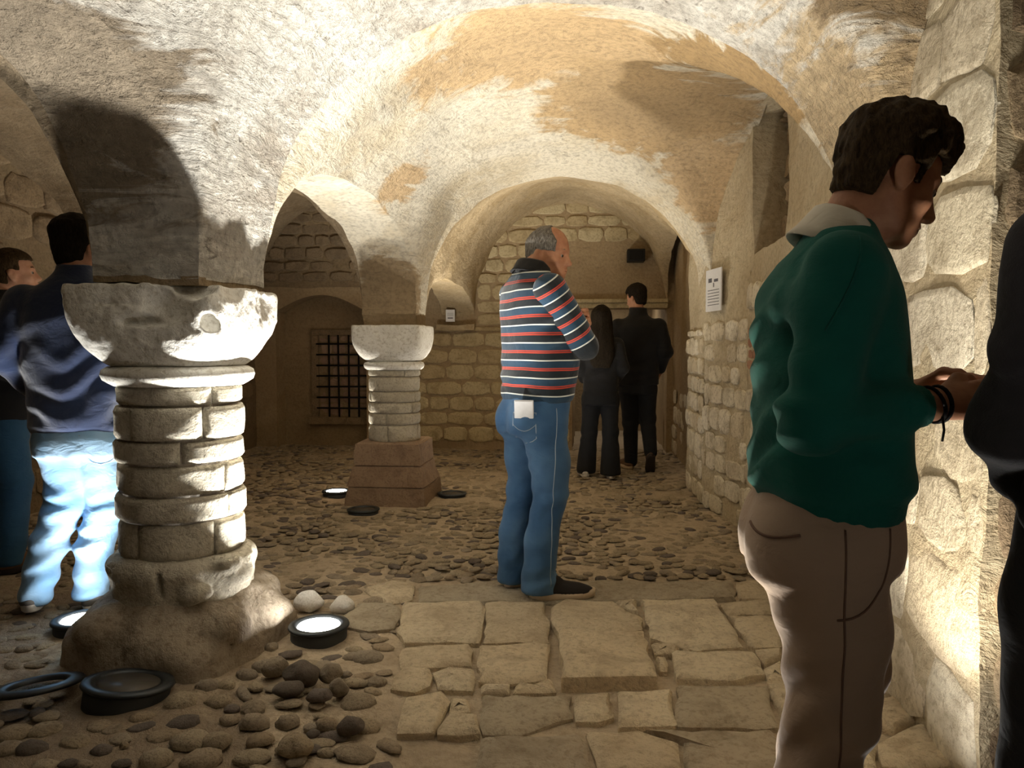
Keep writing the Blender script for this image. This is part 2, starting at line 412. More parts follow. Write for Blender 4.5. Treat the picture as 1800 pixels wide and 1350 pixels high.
T1 = 1.17
def wall_x(y): return np.interp(y, [5.1, 5.9, 6.75, 6.85], [1.05, .89, .88, 1.0])     # line of the right wall with its pilaster
bay('r0', [(-1.41, -2.6), (XW, -2.6), (-1.41, -.2), (XW, -.2)], (T1, T1), (.72, 1.2), .14, M['vault_near'])
bay('r1', [(-1.41, .35), (XW, .35), (-1.41, 2.71), (XW, 2.71)], (T1, T1), (.78, 1.22), .14, M['vault_near'])
bay('r2', [(-1.40, 3.25), (XW, 3.25), (-1.30, 5.78), (.90, 5.78)], (T1, 1.10), (.70, 1.22), .14, M['vault_mid'], 64, lambda y: wall_x(y) + .03)
bay('r3', [(-1.30, 6.20), (.90, 6.20), (-1.32, 9.02), (.93, 9.02)], (1.10, 1.40), (.40, .9), .10, M['vault_far'])
XL = -4.0
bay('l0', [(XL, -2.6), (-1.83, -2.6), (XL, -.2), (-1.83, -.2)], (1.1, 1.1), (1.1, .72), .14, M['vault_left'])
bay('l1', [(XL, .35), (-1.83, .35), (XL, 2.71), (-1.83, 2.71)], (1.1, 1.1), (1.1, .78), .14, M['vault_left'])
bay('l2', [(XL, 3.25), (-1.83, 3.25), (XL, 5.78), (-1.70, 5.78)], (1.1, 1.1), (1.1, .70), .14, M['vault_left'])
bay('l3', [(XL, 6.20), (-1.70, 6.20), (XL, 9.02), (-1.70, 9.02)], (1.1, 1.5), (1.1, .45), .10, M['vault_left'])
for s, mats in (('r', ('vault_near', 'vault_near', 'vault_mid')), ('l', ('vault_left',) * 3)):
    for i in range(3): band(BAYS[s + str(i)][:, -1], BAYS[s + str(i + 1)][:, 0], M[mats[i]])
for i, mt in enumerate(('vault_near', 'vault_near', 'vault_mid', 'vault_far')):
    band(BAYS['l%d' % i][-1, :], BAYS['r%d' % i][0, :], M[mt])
def block(name, lo, hi, mat, parent, cell=.09, warp=True, skip=()):
    """box with subdivided, uneven faces"""
    lo, hi = np.array(lo, float), np.array(hi, float); V = []; F = []; off = 0
    for ax in range(3):
        for side in (0, 1):
            if (ax, side) in skip: continue
            u, v = [(1, 2), (2, 0), (0, 1)][ax]
            nu = max(1, int((hi[u] - lo[u]) / cell)); nv = max(1, int((hi[v] - lo[v]) / cell))
            gu, gv = np.meshgrid(np.linspace(lo[u], hi[u], nu + 1), np.linspace(lo[v], hi[v], nv + 1), indexing='ij')
            P = np.zeros(gu.shape + (3,)); P[..., u] = gu; P[..., v] = gv; P[..., ax] = (lo, hi)[side][ax]
            idx = np.arange(gu.size).reshape(gu.shape) + off; off += gu.size
            q = np.stack([idx[:-1, :-1], idx[1:, :-1], idx[1:, 1:], idx[:-1, 1:]], axis=-1).reshape(-1, 4)
            if side == 0: q = q[:, ::-1]
            V.append(P.reshape(-1, 3)); F.append(q)
    V = np.concatenate(V); F = np.concatenate(F)
    return mesh_np(name, warp_pts(V) if warp else V, F, mat, parent)
CAPZ1, CAPZ2 = 1.437, 1.375
block('pier', (-1.83, 2.71, CAPZ1), (-1.41, 3.25, ZS + .01), M['pier'], ceiling, .06)
block('pier', (-1.70, 5.78, CAPZ2), (-1.30, 6.20, ZS + .01), M['pier'], ceiling, .06)
block('pier', (-1.83, -.2, 0), (-1.41, .35, ZS + .01), M['pier'], ceiling, .12)
block('pier', (-1.75, 8.9, 1.42), (-1.30, 9.02, ZS + .02), M['vault_far'], ceiling, .08)

wall_right, wall_back, wall_left, wall_front = struct('wall_right'), struct('wall_back'), struct('wall_left'), struct('wall_front')
TH = .35
# right wall: face of bay one and two, recess for a blocked light, splay towards the passage
block('wall_face', (XW, 2.11, -.1), (XW + .9, 4.20, 3.0), M['mortar'], wall_right)
block('wall_face', (XW, 4.20, -.1), (XW + TH + .3, 5.05, 1.80), M['mortar'], wall_right)
block('wall_face', (XW, 4.20, 2.66), (XW + TH + .3, 5.05, 3.0), M['mortar'], wall_right)
block('recess_back', (XW + .26, 4.15, 1.75), (XW + TH + .3, 5.10, 2.7), M['mortar_dark'], wall_right)
block('wall_face', (XW, 5.05, -.1), (XW + TH + .3, 5.12, 3.0), M['mortar'], wall_right)
def splay(name, p0, p1, z0, z1, mat, parent, th=.4, cell=.08):
    p0, p1 = np.array(p0, float), np.array(p1, float); L = np.linalg.norm(p1 - p0); d = (p1 - p0) / L; nn = np.array([d[1], -d[0]])
    n = max(1, int(L / cell)); m = max(1, int((z1 - z0) / cell)); V = []; F = []
    for off in (0, th):
        gu, gz = np.meshgrid(np.linspace(0, L, n + 1), np.linspace(z0, z1, m + 1), indexing='ij')
        P = np.stack([p0[0] + d[0] * gu + nn[0] * off, p0[1] + d[1] * gu + nn[1] * off, gz], axis=-1)
        b = sum(len(v) for v in V); idx = np.arange(gu.size).reshape(gu.shape) + b
        q = np.stack([idx[:-1, :-1], idx[1:, :-1], idx[1:, 1:], idx[:-1, 1:]], axis=-1).reshape(-1, 4)
        V.append(P.reshape(-1, 3)); F.append(q if off else q[:, ::-1])
    return mesh_np(name, warp_pts(np.concatenate(V)), np.concatenate(F), mat, parent)
splay('wall_face', (XW, 5.1), (.89, 5.9), -.1, 3.0, M['mortar'], wall_right)
splay('wall_face', (.89, 5.9), (.88, 6.75), -.1, 3.0, M['mortar'], wall_right)
splay('wall_face', (.88, 6.75), (1.0, 6.8), -.1, 3.0, M['mortar'], wall_right)
splay('wall_face', (1.0, 6.8), (1.0, 9.02), -.1, 3.0, M['render_tan'], wall_right)
# recess nearer than y = 2.11 with its far jamb seen from the camera
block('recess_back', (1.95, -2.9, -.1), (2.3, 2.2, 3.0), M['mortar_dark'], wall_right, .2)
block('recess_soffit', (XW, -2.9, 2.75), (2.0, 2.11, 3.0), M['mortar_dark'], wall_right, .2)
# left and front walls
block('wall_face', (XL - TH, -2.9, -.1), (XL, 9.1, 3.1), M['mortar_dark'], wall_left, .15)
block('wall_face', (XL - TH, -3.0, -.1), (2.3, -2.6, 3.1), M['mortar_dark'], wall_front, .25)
# back wall: arched niche (left aisle) and a low passage (right aisle)
arch = [(-3.74 + 1.12 * t, 1.64 + .2 * math.sin(math.pi * t)) for t in np.linspace(0, 1, 17)]
poly = [(XL - .1, -.1), (-3.74, -.1)] + arch + [(-2.62, -.1), (-.16, -.1), (-.16, 1.66), (.93, 1.66), (.93, -.1), (1.4, -.1), (1.4, 3.2), (XL - .1, 3.2)]
prism('wall_face', poly, 9.0, 9.3, M['render_tan'], wall_back)
block('lunette_infill', (-4.05, 8.985, 1.93), (-1.72, 9.05, 3.1), M['mortar_dark'], wall_back, .12)
block('niche_back', (-3.9, 9.28, -.1), (-2.5, 9.5, 2.0), M['render_brown'], wall_back, .12)
block('passage_back', (-.4, 11.3, -.1), (1.3, 11.6, 2.2), M['render_brown'], wall_back, .2)
block('passage_side', (-.45, 9.25, -.1), (-.16, 11.4, 2.2), M['render_brown'], wall_back, .2)
block('passage_side', (.93, 9.25, -.1), (1.3, 11.4, 2.2), M['render_brown'], wall_back, .2)
block('passage_ceiling', (-.45, 9.25, 2.0), (1.3, 11.5, 2.3), M['render_brown'], wall_back, .2)
bm = bmesh.new(); bm_box(bm, (-.30, 8.93, 1.66), (.93, 9.05, 1.72), .012); bm_box(bm, (-.30, 8.90, 1.72), (.93, 9.05, 1.765), .012)
from_bm('stone_ledge', bm, M['stone_back'], wall_back)

# stones: a few rough block shapes, shared by all walls
rnd = random.Random(5)
def block_mesh(name, mat, seed, npt=11, round_=.16, rough=.05):
    r = random.Random(seed); bm = bmesh.new(); pts = []
    for i in range(npt):
        a = 2 * math.pi * (i + r.uniform(-.25, .25)) / npt; c, s = math.cos(a), math.sin(a)
        e = 5; k = (abs(c) ** e + abs(s) ** e) ** (-1 / e)
        pts.append((.5 * k * c * (1 + r.uniform(-rough, rough)), .5 * k * s * (1 + r.uniform(-rough, rough))))
    b = [bm.verts.new((x, y, -.4)) for x, y in pts]
    m = [bm.verts.new((x, y, .55 + r.uniform(-.1, .1))) for x, y in pts]
    t = [bm.verts.new((x * (1 - round_), y * (1 - round_), .92 + r.uniform(-.14, .14))) for x, y in pts]
    c = bm.verts.new((r.uniform(-.15, .15), r.uniform(-.15, .15), 1.05))
    for i in range(npt):
        j = (i + 1) % npt
        bm.faces.new((b[i], b[j], m[j], m[i])); bm.faces.new((m[i], m[j], t[j], t[i])); bm.faces.new((t[i], t[j], c))
    me = bpy.data.meshes.new(name); bmesh.ops.recalc_face_normals(bm, faces=bm.faces[:]); bm.to_mesh(me); bm.free(); me.materials.append(mat)
    for p in me.polygons: p.use_smooth = True
    try: me.set_sharp_from_angle(angle=R(50))
    except Exception: pass
    return me
ARCH = {}
def arch_meshes(mat, name, n=9, rough=.05):
    key = (mat.name, name, rough)
    if key not in ARCH: ARCH[key] = [block_mesh(name, mat, 100 + i, rough=rough) for i in range(n)]
    return ARCH[key]
def lay(parent, mat, O, U, W, Nn, u0, u1, z0, z1, rows, widths, proud=(.015, .035), gap=.012, skip=.05, mask=None, name='stone', jit=.12, rough=.05):
    O, U, W, Nn = Vector(O), Vector(U), Vector(W), Vector(Nn); ms = arch_meshes(mat, name, 9, rough); z = z0; k = 0
    while z < z1 - .03:
        h = min(rnd.uniform(*rows), z1 - z); u = u0 - rnd.uniform(0, widths[0])
        while u < u1:
            w = rnd.uniform(*widths); a, b = max(u, u0), min(u + w, u1); u += w
            if b - a < .05: continue
            hh = h * rnd.uniform(1 - jit, 1); cu, cz = (a + b) / 2, z + h / 2 + rnd.uniform(-1, 1) * (h - hh) / 2
            if rnd.random() < skip or (mask and not mask(cu, cz)): continue
            o = bpy.data.objects.new(name, ms[rnd.randrange(len(ms))]); d = rnd.uniform(*proud)
            A = rnd.uniform(-.03, .03) * (jit / .12); sg = rnd.choice((-1, 1))
            X = (U * math.cos(A) + W * math.sin(A)) * (b - a - gap) * sg; Y = (W * math.cos(A) - U * math.sin(A)) * (hh - gap) * sg; Z = Nn * d
            o.matrix_world = Matrix(((X.x, Y.x, Z.x, 0), (X.y, Y.y, Z.y, 0), (X.z, Y.z, Z.z, 0), (0, 0, 0, 1)))
            o.location = O + U * cu + W * cz; link(o, parent); k += 1
        z += h
    return k
UP = (0, 0, 1)
# right wall, u runs along +y
k = lay(wall_right, M['stone_wall'], (XW, 0, 0), (0, 1, 0), UP, (-1, 0, 0), 2.12, 3.30, 0, 2.62, (.17, .34), (.20, .52), (.006, .017), .008, .06, None, 'stone', .09, .10)
k += lay(wall_right, M['stone_wall'], (XW, 0, 0), (0, 1, 0), UP, (-1, 0, 0), 3.30, 5.12, 0, 1.62, (.11, .20), (.13, .36), (.008, .024), .012, .16, lambda u, z: not (4.45 < u < 5.1 and 1.02 < z < 1.36), 'stone', .18, .08)
sp = Vector((.89 - XW, .8, 0)).normalized()
k += lay(wall_right, M['stone_wall'], (XW, 5.1, 0), sp, UP, (-sp.y, sp.x, 0), 0, .81, 0, 1.40, (.12, .2), (.13, .28), (.008, .024), .012, .12)
k += lay(wall_right, M['stone_wall'], (.89, 5.9, 0), (-.012, 1, 0), UP, (-1, -.012, 0), 0, .85, 0, 1.35, (.13, .2), (.15, .3), (.008, .024), .012, .15)
k += lay(wall_right, M['stone_wall'], (1.0, 6.8, 0), (0, 1, 0), UP, (-1, 0, 0), 0, 2.2, 0, .75, (.15, .22), (.22, .42), (.006, .016), .014, .35)
lay(wall_right, M['brick_red'], (XW, 0, 0), (0, 1, 0), UP, (-1, 0, 0), 4.82, 5.08, 1.06, 1.34, (.068, .07), (.14, .16), (.012, .02), .008, 0, None, 'brick', .02)
lay(wall_right, M['brick_pink'], (XW, 0, 0), (0, 1, 0), UP, (-1, 0, 0), 4.50, 4.72, 1.02, 1.30, (.066, .07), (.09, .12), (.012, .02), .010, 0, None, 'brick', .02)
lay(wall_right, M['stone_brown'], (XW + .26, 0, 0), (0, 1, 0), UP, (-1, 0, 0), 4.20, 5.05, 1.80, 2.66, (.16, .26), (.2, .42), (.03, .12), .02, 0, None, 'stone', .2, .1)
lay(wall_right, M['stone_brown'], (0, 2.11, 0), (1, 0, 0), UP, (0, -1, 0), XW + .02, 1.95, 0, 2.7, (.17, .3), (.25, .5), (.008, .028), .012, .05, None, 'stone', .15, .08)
# back wall, u runs along +x
back_mask = lambda u, z: not (-.2 < u < .95 and z < 1.8)
lay(wall_back, M['stone_back'], (0, 9.0, 0), (1, 0, 0), UP, (0, -1, 0), -2.55, -.18, .08, 1.46, (.165, .20), (.24, .44), (.012, .028), .016, .03, back_mask, 'stone', .06)
lay(wall_back, M['stone_back'], (0, 9.0, 0), (1, 0, 0), UP, (0, -1, 0), -1.28, .92, 1.46, 2.9, (.13, .20), (.22, .42), (.010, .026), .014, .03,
    lambda u, z: z > 2.38 or u < -.28, 'stone', .08)
lay(wall_back, M['brick_dark'], (0, 8.985, 0), (1, 0, 0), UP, (0, -1, 0), -3.95, -1.75, 1.98, 3.0, (.12, .17), (.18, .36), (.010, .03), .014, .06, None, 'brick', .12)
# left wall rubble
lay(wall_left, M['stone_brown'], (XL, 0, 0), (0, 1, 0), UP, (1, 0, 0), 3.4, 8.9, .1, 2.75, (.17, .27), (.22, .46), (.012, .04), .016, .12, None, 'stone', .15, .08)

# barred window in the niche
window = struct('window_1')
wx0, wx1, wz0, wz1 = -3.30, -2.60, .36, 1.36
WY = 9.28
bm = bmesh.new()
for lo, hi in (((wx0 - .09, WY - .05, wz0 - .02), (wx0, WY + .06, wz1)), ((wx0 - .12, WY - .10, wz0 - .10), (wx1 + .1, WY + .06, wz0 - .01)), ((wx0 - .09, WY - .05, wz1), (wx1 + .1, WY + .06, wz1 + .07))):
    bm_box(bm, lo, hi, .012)
from_bm('surround', bm, M['stone_brown'], window)
lay(window, M['brick_pink'], (0, WY + .01, 0), (1, 0, 0), UP, (0, -1, 0), wx0, wx1 + .05, wz0, wz1, (.13, .16), (.14, .2), (.006, .014), .008, 0, None, 'stone', .05)
def bar(a, b, r, name='bar'):
    a, b = Vector(a), Vector(b); d = b - a; bm = bmesh.new()
    bmesh.ops.create_cone(bm, cap_ends=True, segments=8, radius1=r, radius2=r, depth=d.length, matrix=Matrix.Translation((a + b) / 2) @ d.to_track_quat('Z', 'Y').to_matrix().to_4x4())
    return from_bm(name, bm, M['iron'], window, True)
for i in range(5):
    x = wx0 + .135 + i * .125; bar((x, WY - .035, wz0 - .03), (x + rnd.uniform(-.008, .008), WY - .035, wz1 + .02), .0115)
for i in range(7):
    z = wz0 + .10 + i * .132; bar((wx0 - .02, WY - .05, z), (wx1 + .04, WY - .05, z + rnd.uniform(-.006, .006)), .0105)

# ------------------------------------------------------------------ floor
floor = struct('floor')
def in_poly(P, poly):
    P = np.asarray(P, float); x, y = P[:, 0], P[:, 1]; r = np.zeros(len(P), bool); n = len(poly)
    for i in range(n):
        (x0, y0), (x1, y1) = poly[i], poly[(i + 1) % n]
        c = ((y0 > y) != (y1 > y)) & (x < (x1 - x0) * (y - y0) / (y1 - y0 + 1e-12) + x0); r ^= c
    return r
PAVE = [on_floor(*p) for p in ((725, 1022), (1330, 1016), (1420, 1100), (1560, 1190), (1900, 1560), (1900, 1900), (640, 1900), (690, 1350), (690, 1120))]
gx, gy = np.meshgrid(np.arange(-4.1, 2.4, .045), np.arange(-2.9, 11.6, .05), indexing='ij')
P2 = np.stack([gx.ravel(), gy.ravel()], axis=1); pv = in_poly(P2, PAVE)
P3 = np.concatenate([P2, np.zeros((len(P2), 1))], axis=1)
z = fbm(P3 * 2.2, 21, 3) * .012 + vnoise(P3 * 14, 22) * .006 + vnoise(P3 * 6, 23) * .006 - .008
z = np.where(pv, z * .35 - .012, z)
V = np.concatenate([P2, z[:, None]], axis=1); idx = np.arange(gx.size).reshape(gx.shape)
F = np.stack([idx[:-1, :-1], idx[1:, :-1], idx[1:, 1:], idx[:-1, 1:]], axis=-1).reshape(-1, 4)
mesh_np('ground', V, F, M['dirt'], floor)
def slab(poly, mat, top=.02, depth=.05, seed=0, name='flagstone', bev=.018):
    """flat stone with chipped edge"""
    r = random.Random(seed); cx = sum(p[0] for p in poly) / len(poly); cy = sum(p[1] for p in poly) / len(poly); pts = []
    for i, p in enumerate(poly):
        q = poly[(i + 1) % len(poly)]; L = math.hypot(q[0] - p[0], q[1] - p[1]); n = max(1, min(8, int(L / .06)))
        for j in range(n):
            t = j / n; w = .010 if j else .006
            pts.append((p[0] + (q[0] - p[0]) * t + r.uniform(-w, w), p[1] + (q[1] - p[1]) * t + r.uniform(-w, w)))
    bm = bmesh.new(); n = len(pts)
    def ring(k, z, jz):
        out = []
        for x, y in pts:
            d = math.hypot(x - cx, y - cy); f = max(0, 1 - k / max(d, .02)); out.append(bm.verts.new((cx + (x - cx) * f - cx, cy + (y - cy) * f - cy, z + r.uniform(-jz, jz))))
        return out
    a, b, c, d = ring(0, -depth, 0), ring(0, top - bev * .7, .003), ring(bev, top, .005), ring(bev * 4, top + .002, .006)
    e = bm.verts.new((0, 0, top + r.uniform(0, .005)))
    for q0, q1 in ((a, b), (b, c), (c, d)):
        for i in range(n): bm.faces.new((q0[i], q0[(i + 1) % n], q1[(i + 1) % n], q1[i]))
    for i in range(n): bm.faces.new((d[i], d[(i + 1) % n], e))
    o = from_bm(name, bm, mat, floor, True)
    try: o.data.set_sharp_from_angle(angle=R(40))
    except Exception: pass
    o.location = (cx, cy, 0); return o
Z = lambda pts: [on_floor(600 + x / 2.25, 1000 + y / 2.25) for x, y in pts]
FL = [
 ('g', .008, [(300,75),(640,48),(1100,50),(1555,58),(1562,120),(1100,135),(300,135)]),
 ('f', .018, [(92,88),(200,55),(285,65),(283,130),(180,148),(120,112)]),
 ('g', .025, [(0,215),(60,155),(200,150),(235,165),(215,245),(110,258),(20,245)]),
 ('f', .022, [(245,150),(430,142),(550,140),(568,170),(548,300),(250,302),(220,250)]),
 ('f', .020, [(572,143),(800,138),(822,240),(820,300),(560,300)]),
 ('f', .026, [(828,168),(880,140),(1075,146),(1110,168),(1192,212),(1197,255),(1000,268),(872,274),(832,238)]),
 ('f', .022, [(1082,143),(1168,135),(1174,178),(1112,163)]),
 ('f', .024, [(1185,135),(1480,133),(1592,325),(1400,333),(1225,287)]),
 ('f', .018, [(1500,148),(1700,130),(1708,182),(1530,190)]),
 ('f', .020, [(1562,60),(1690,50),(1700,122),(1575,124)]),
 ('f', .022, [(1530,195),(1720,200),(1745,316),(1630,326)]),
 ('f', .020, [(240,325),(500,308),(527,330),(515,395),(235,400)]),
 ('f', .020, [(547,312),(825,307),(820,450),(600,462),(543,455)]),
 ('f', .050, [(865,282),(1195,283),(1242,468),(872,468)]),
 ('f', .016, [(1230,302),(1338,308),(1335,340),(1235,342)]),
 ('f', .014, [(1240,350),(1278,350),(1285,410),(1255,408)]),
 ('f', .014, [(1350,312),(1385,318),(1380,335),(1352,330)]),
 ('f', .024, [(1308,347),(1480,340),(1640,347),(1672,430),(1560,455),(1320,442)]),
 ('f', .020, [(1640,332),(1742,326),(1748,370),(1672,386)]),
 ('f', .016, [(1690,402),(1765,372),(1770,440),(1702,452)]),
 ('f', .020, [(200,440),(240,405),(352,405),(350,470),(290,497),(200,482)]),
 ('f', .018, [(365,420),(420,402),(527,405),(520,485),(390,487)]),
 ('f', .014, [(547,466),(672,462),(668,497),(552,497)]),
 ('f', .014, [(682,470),(832,446),(850,490),(682,497)]),
 ('f', .018, [(215,665),(262,520),(402,502),(426,532),(368,662)]),
 ('f', .012, [(432,522),(500,520),(506,570),(432,572)]),
 ('f', .016, [(376,640),(430,582),(540,580),(546,652),(470,667),(376,667)]),
 ('g', .008, [(555,502),(905,500),(915,582),(700,652),(552,652)]),
 ('f', .014, [(930,507),(1060,497),(1080,585),(1020,612),(932,602)]),
 ('f', .016, [(1090,497),(1310,492),(1326,622),(1100,632)]),
 ('g', .016, [(1322,472),(1690,477),(1722,632),(1330,634)]),
 ('f', .014, [(1680,465),(1770,460),(1790,560),(1735,570)]),
 ('g', .010, [(560,670),(940,660),(1005,800),(1020,880),(520,880)]),
 ('f', .012, [(965,650),(1175,642),(1330,690),(1345,800),(1020,810)]),
 ('g', .012, [(1190,644),(1710,646),(1760,830),(1360,835),(1350,690)]),
 ('f', .014, [(1735,650),(1850,640),(1960,830),(1780,830)]),
]
for i, (t, top, pts) in enumerate(FL): slab(Z(pts), M['flag_grey' if t == 'g' else 'flag'], top, .05, i)
Z2 = lambda pts: [on_floor(1200 + x / 3, 900 + y / 3) for x, y in pts]
for i, (t, top, pts) in enumerate([
 ('f', .016, [(930, 1040), (1170, 960), (1290, 1100), (1120, 1160), (960, 1130)]),
 ('f', .020, [(1030, 1240), (1130, 1180), (1300, 1120), (1370, 1200), (1500, 1350), (1060, 1360)]),
 ('f', .014, [(905, 1170), (1010, 1250), (1030, 1370), (880, 1370)]),
 ('f', .016, [(420, 840), (510, 800), (560, 900), (450, 920)])]): slab(Z2(pts), M['flag'], top, .05, 60 + i)

# cobbles: embedded river stones
def cobble_mesh(seed, mat, nseg=9):
    r = random.Random(seed); bm = bmesh.new(); rings = []
    ph = [r.uniform(.86, 1.12) for _ in range(nseg)]
    for rad, z in ((1.0, -.25), (.98, .28), (.74, .72), (.38, .95)):
        rings.append([bm.verts.new((rad * ph[i] * math.cos(2 * math.pi * i / nseg), rad * ph[i] * math.sin(2 * math.pi * i / nseg), z + r.uniform(-.12, .12))) for i in range(nseg)])
    t = bm.verts.new((0, 0, 1.0))
    for a, b in zip(rings[:-1], rings[1:]):
        for i in range(nseg): bm.faces.new((a[i], a[(i + 1) % nseg], b[(i + 1) % nseg], b[i]))
    for i in range(nseg): bm.faces.new((rings[-1][i], rings[-1][(i + 1) % nseg], t))
    me = bpy.data.meshes.new('cobble'); bm.to_mesh(me); bm.free(); me.materials.append(mat)
    for p in me.polygons: p.use_smooth = True
    return me
CM = {k: [cobble_mesh(300 + i, M[k]) for i in range(6)] for k in ('cobble', 'cobble_pale', 'cobble_dark')}
taken = []
def cobble(x, y, rx, ry, h, rz, kind='cobble', z=-.004):
    o = bpy.data.objects.new('cobble', CM[kind][rnd.randrange(6)]); o.location = (x, y, z); o.scale = (rx, ry, h); o.rotation_euler = (rnd.uniform(-.12, .12), rnd.uniform(-.12, .12), rz)
    link(o, floor); taken.append((x, y, max(rx, ry) * .9))
# stones one can pick out near the lamps (pixel outline in a 2.571x crop of the lower left)
for (X, Y, w, h, kind) in [
 (810,585,150,120,'cobble'),(938,520,105,90,'cobble_pale'),(1020,515,90,60,'cobble'),(1205,430,130,75,'cobble_pale'),(1115,468,100,75,'cobble_pale'),(1228,345,60,60,'cobble_pale'),
 (1590,390,85,60,'cobble_pale'),(985,590,120,70,'cobble'),(1048,622,75,40,'cobble_dark'),(1140,615,115,50,'cobble'),(1310,600,130,40,'cobble'),(1035,672,90,60,'cobble'),(1150,680,150,90,'cobble'),
 (1300,680,110,90,'cobble'),(830,682,150,60,'cobble_dark'),(865,760,170,100,'cobble'),(975,765,150,90,'cobble'),(915,845,190,85,'cobble'),(705,845,150,110,'cobble'),(1170,760,130,70,'cobble'),(1140,840,170,70,'cobble'),
 (1415,735,60,40,'cobble_dark'),(1475,820,90,50,'cobble'),(1400,705,70,25,'cobble_pale'),(1480,690,110,80,'cobble'),(1620,590,170,80,'cobble'),(1610,820,200,60,'cobble'),(1660,700,130,60,'cobble'),
 (545,870,85,40,'cobble_dark'),(460,810,90,60,'cobble_dark'),(340,770,120,60,'cobble'),(200,715,150,45,'cobble'),(140,800,130,70,'cobble_dark'),(60,730,140,60,'cobble'),(30,800,110,60,'cobble'),(310,870,80,35,'cobble_dark'),
 (200,880,100,40,'cobble'),(380,875,70,40,'cobble'),(560,790,40,50,'cobble'),(1660,390,160,110,'cobble_pale'),(1560,470,60,50,'cobble_pale'),(1700,500,90,60,'cobble'),(755,480,140,70,'cobble_dark'),(1310,120,60,30,'cobble'),(1330,70,80,25,'cobble'),(1700,140,130,50,'cobble'),(1600,100,90,30,'cobble')]:
    x, y = on_floor(X / 2.571, 1000 + (Y + h * .15) / 2.571); d = math.hypot(x, y); pw = w / 2.571 * d / FPX; ph = h / 2.571 * d / FPX
    cobble(x, y, pw * .5, pw * rnd.uniform(.34, .48), min(ph * .42, .035), rnd.uniform(-.3, .3), kind)
EX = [(-1.645, 2.98, .47), (-1.515, 5.98, .42)] + [(l[1], l[2], .15) for l in LAMPS] + [(-1.573, 2.46, .16), (-2.08, 2.50, .13), (-1.62, 5.45, .13), (-1.09, 6.1, .13)]
cand = []
yy = -.2
while yy < 9.2:
    st = .082 if yy < 3.5 else .088
    xx = XL + .05
    while xx < XW:
        cand.append((xx + rnd.uniform(-.35, .35) * st, yy + rnd.uniform(-.35, .35) * st)); xx += st
    yy += st * .85
cand = np.array(cand); keep = ~in_poly(cand, PAVE)
Rt = cam.rotation_euler.to_matrix().inverted()
bed = []
for (x, y) in cand[keep]:
    if any((x - a) ** 2 + (y - b) ** 2 < (c + .03) ** 2 for a, b, c in EX): continue
    if any((x - a) ** 2 + (y - b) ** 2 < (c + .035) ** 2 for a, b, c in taken[:50]): continue
    p = Rt @ Vector((x, y, -CAMZ)); vis = p.z < -1.2 and abs(p.x / -p.z) < .70 and p.y / p.z * -1 > -.52
    hidden = y > 2.6 and x < -1.9 and y < 3.2
    if not vis: continue
    if rnd.random() < .10: continue
    bed.append((x, y, rnd.uniform(.026, .058), rnd.uniform(.02, .04), rnd.uniform(.006, .015), rnd.uniform(-.9, .9)))
bed.sort(key=lambda b: math.hypot(b[0], b[1]))
n1 = 300 - len(taken)
for b in bed[:n1]: cobble(*b, rnd.choice(('cobble', 'cobble', 'cobble', 'cobble_dark', 'cobble_pale')))
protoV = []; protoF = []
for me in CM['cobble']:
    protoV.append(np.array([v.co[:] for v in me.vertices])); protoF.append([list(p.vertices) for p in me.polygons])
for part, (lo, hi) in enumerate(((n1, len(bed)),)):
    for tone in ('cobble', 'cobble_dark', 'cobble_pale'):
        VV = []; FF = []; off = 0
        for i, b in enumerate(bed[lo:hi]):
            tt = 'cobble_dark' if i % 9 == 0 else ('cobble_pale' if i % 7 == 0 else 'cobble')
            if tt != tone: continue
            k = i % 6; v = protoV[k] * [b[2], b[3], b[4]]; c, s = math.cos(b[5]), math.sin(b[5])
            v = np.stack([v[:, 0] * c - v[:, 1] * s + b[0], v[:, 0] * s + v[:, 1] * c + b[1], v[:, 2] - .004], axis=1)
            VV.append(v); FF += [[q + off for q in (f if len(f) == 4 else f + [f[2]])] for f in protoF[k]]; off += len(v)
        me = bpy.data.meshes.new('cobble_bed'); me.from_pydata(np.concatenate(VV).tolist(), [], [f if f[2] != f[3] else f[:3] for f in FF]); me.materials.append(M[tone])
        for p in me.polygons: p.use_smooth = True
        o = link(bpy.data.objects.new('cobble_bed', me), floor); o['kind'] = 'stuff'

# ------------------------------------------------------------------ columns
def wedge(bm, r0, r1, a0, a1, z0, z1, seed, na=8, nz=3, amp=.008):
    """curved shaft block with rounded, chipped outer face"""
    g = {}
    for i in range(na + 1):
        for j in range(nz + 1):
            a = a0 + (a1 - a0) * i / na; z = z0 + (z1 - z0) * j / nz
            e = min(min(i, na - i) / 1.0, min(j, nz - j) / 1.0)
            p = np.array([[a * 3 + seed, z * 12, seed * 3.3]])
            r = r1 + float(vnoise(p, 31)[0]) * amp - (.009 if e == 0 else 0)
            g[i, j] = bm.verts.new((r * math.cos(a), r * math.sin(a), z))
            if i in (0, na) or j in (0, nz): g[i, j, 'b'] = bm.verts.new((r0 * math.cos(a), r0 * math.sin(a), z))
    for i in range(na):
        for j in range(nz): bm.faces.new((g[i, j], g[i + 1, j], g[i + 1, j + 1], g[i, j + 1]))
        bm.faces.new((g[i, 0, 'b'], g[i + 1, 0, 'b'], g[i + 1, 0], g[i, 0])); bm.faces.new((g[i, nz], g[i + 1, nz], g[i + 1, nz, 'b'], g[i, nz, 'b']))
    for j in range(nz):
        bm.faces.new((g[0, j], g[0, j + 1], g[0, j + 1, 'b'], g[0, j, 'b'])); bm.faces.new((g[na, j + 1], g[na, j], g[na, j, 'b'], g[na, j + 1, 'b']))
def superbox(p, cx, cy, hx, hy):
    return lambda x, y: (np.abs((x - cx) / hx) ** p + np.abs((y - cy) / hy) ** p) ** (1 / p)
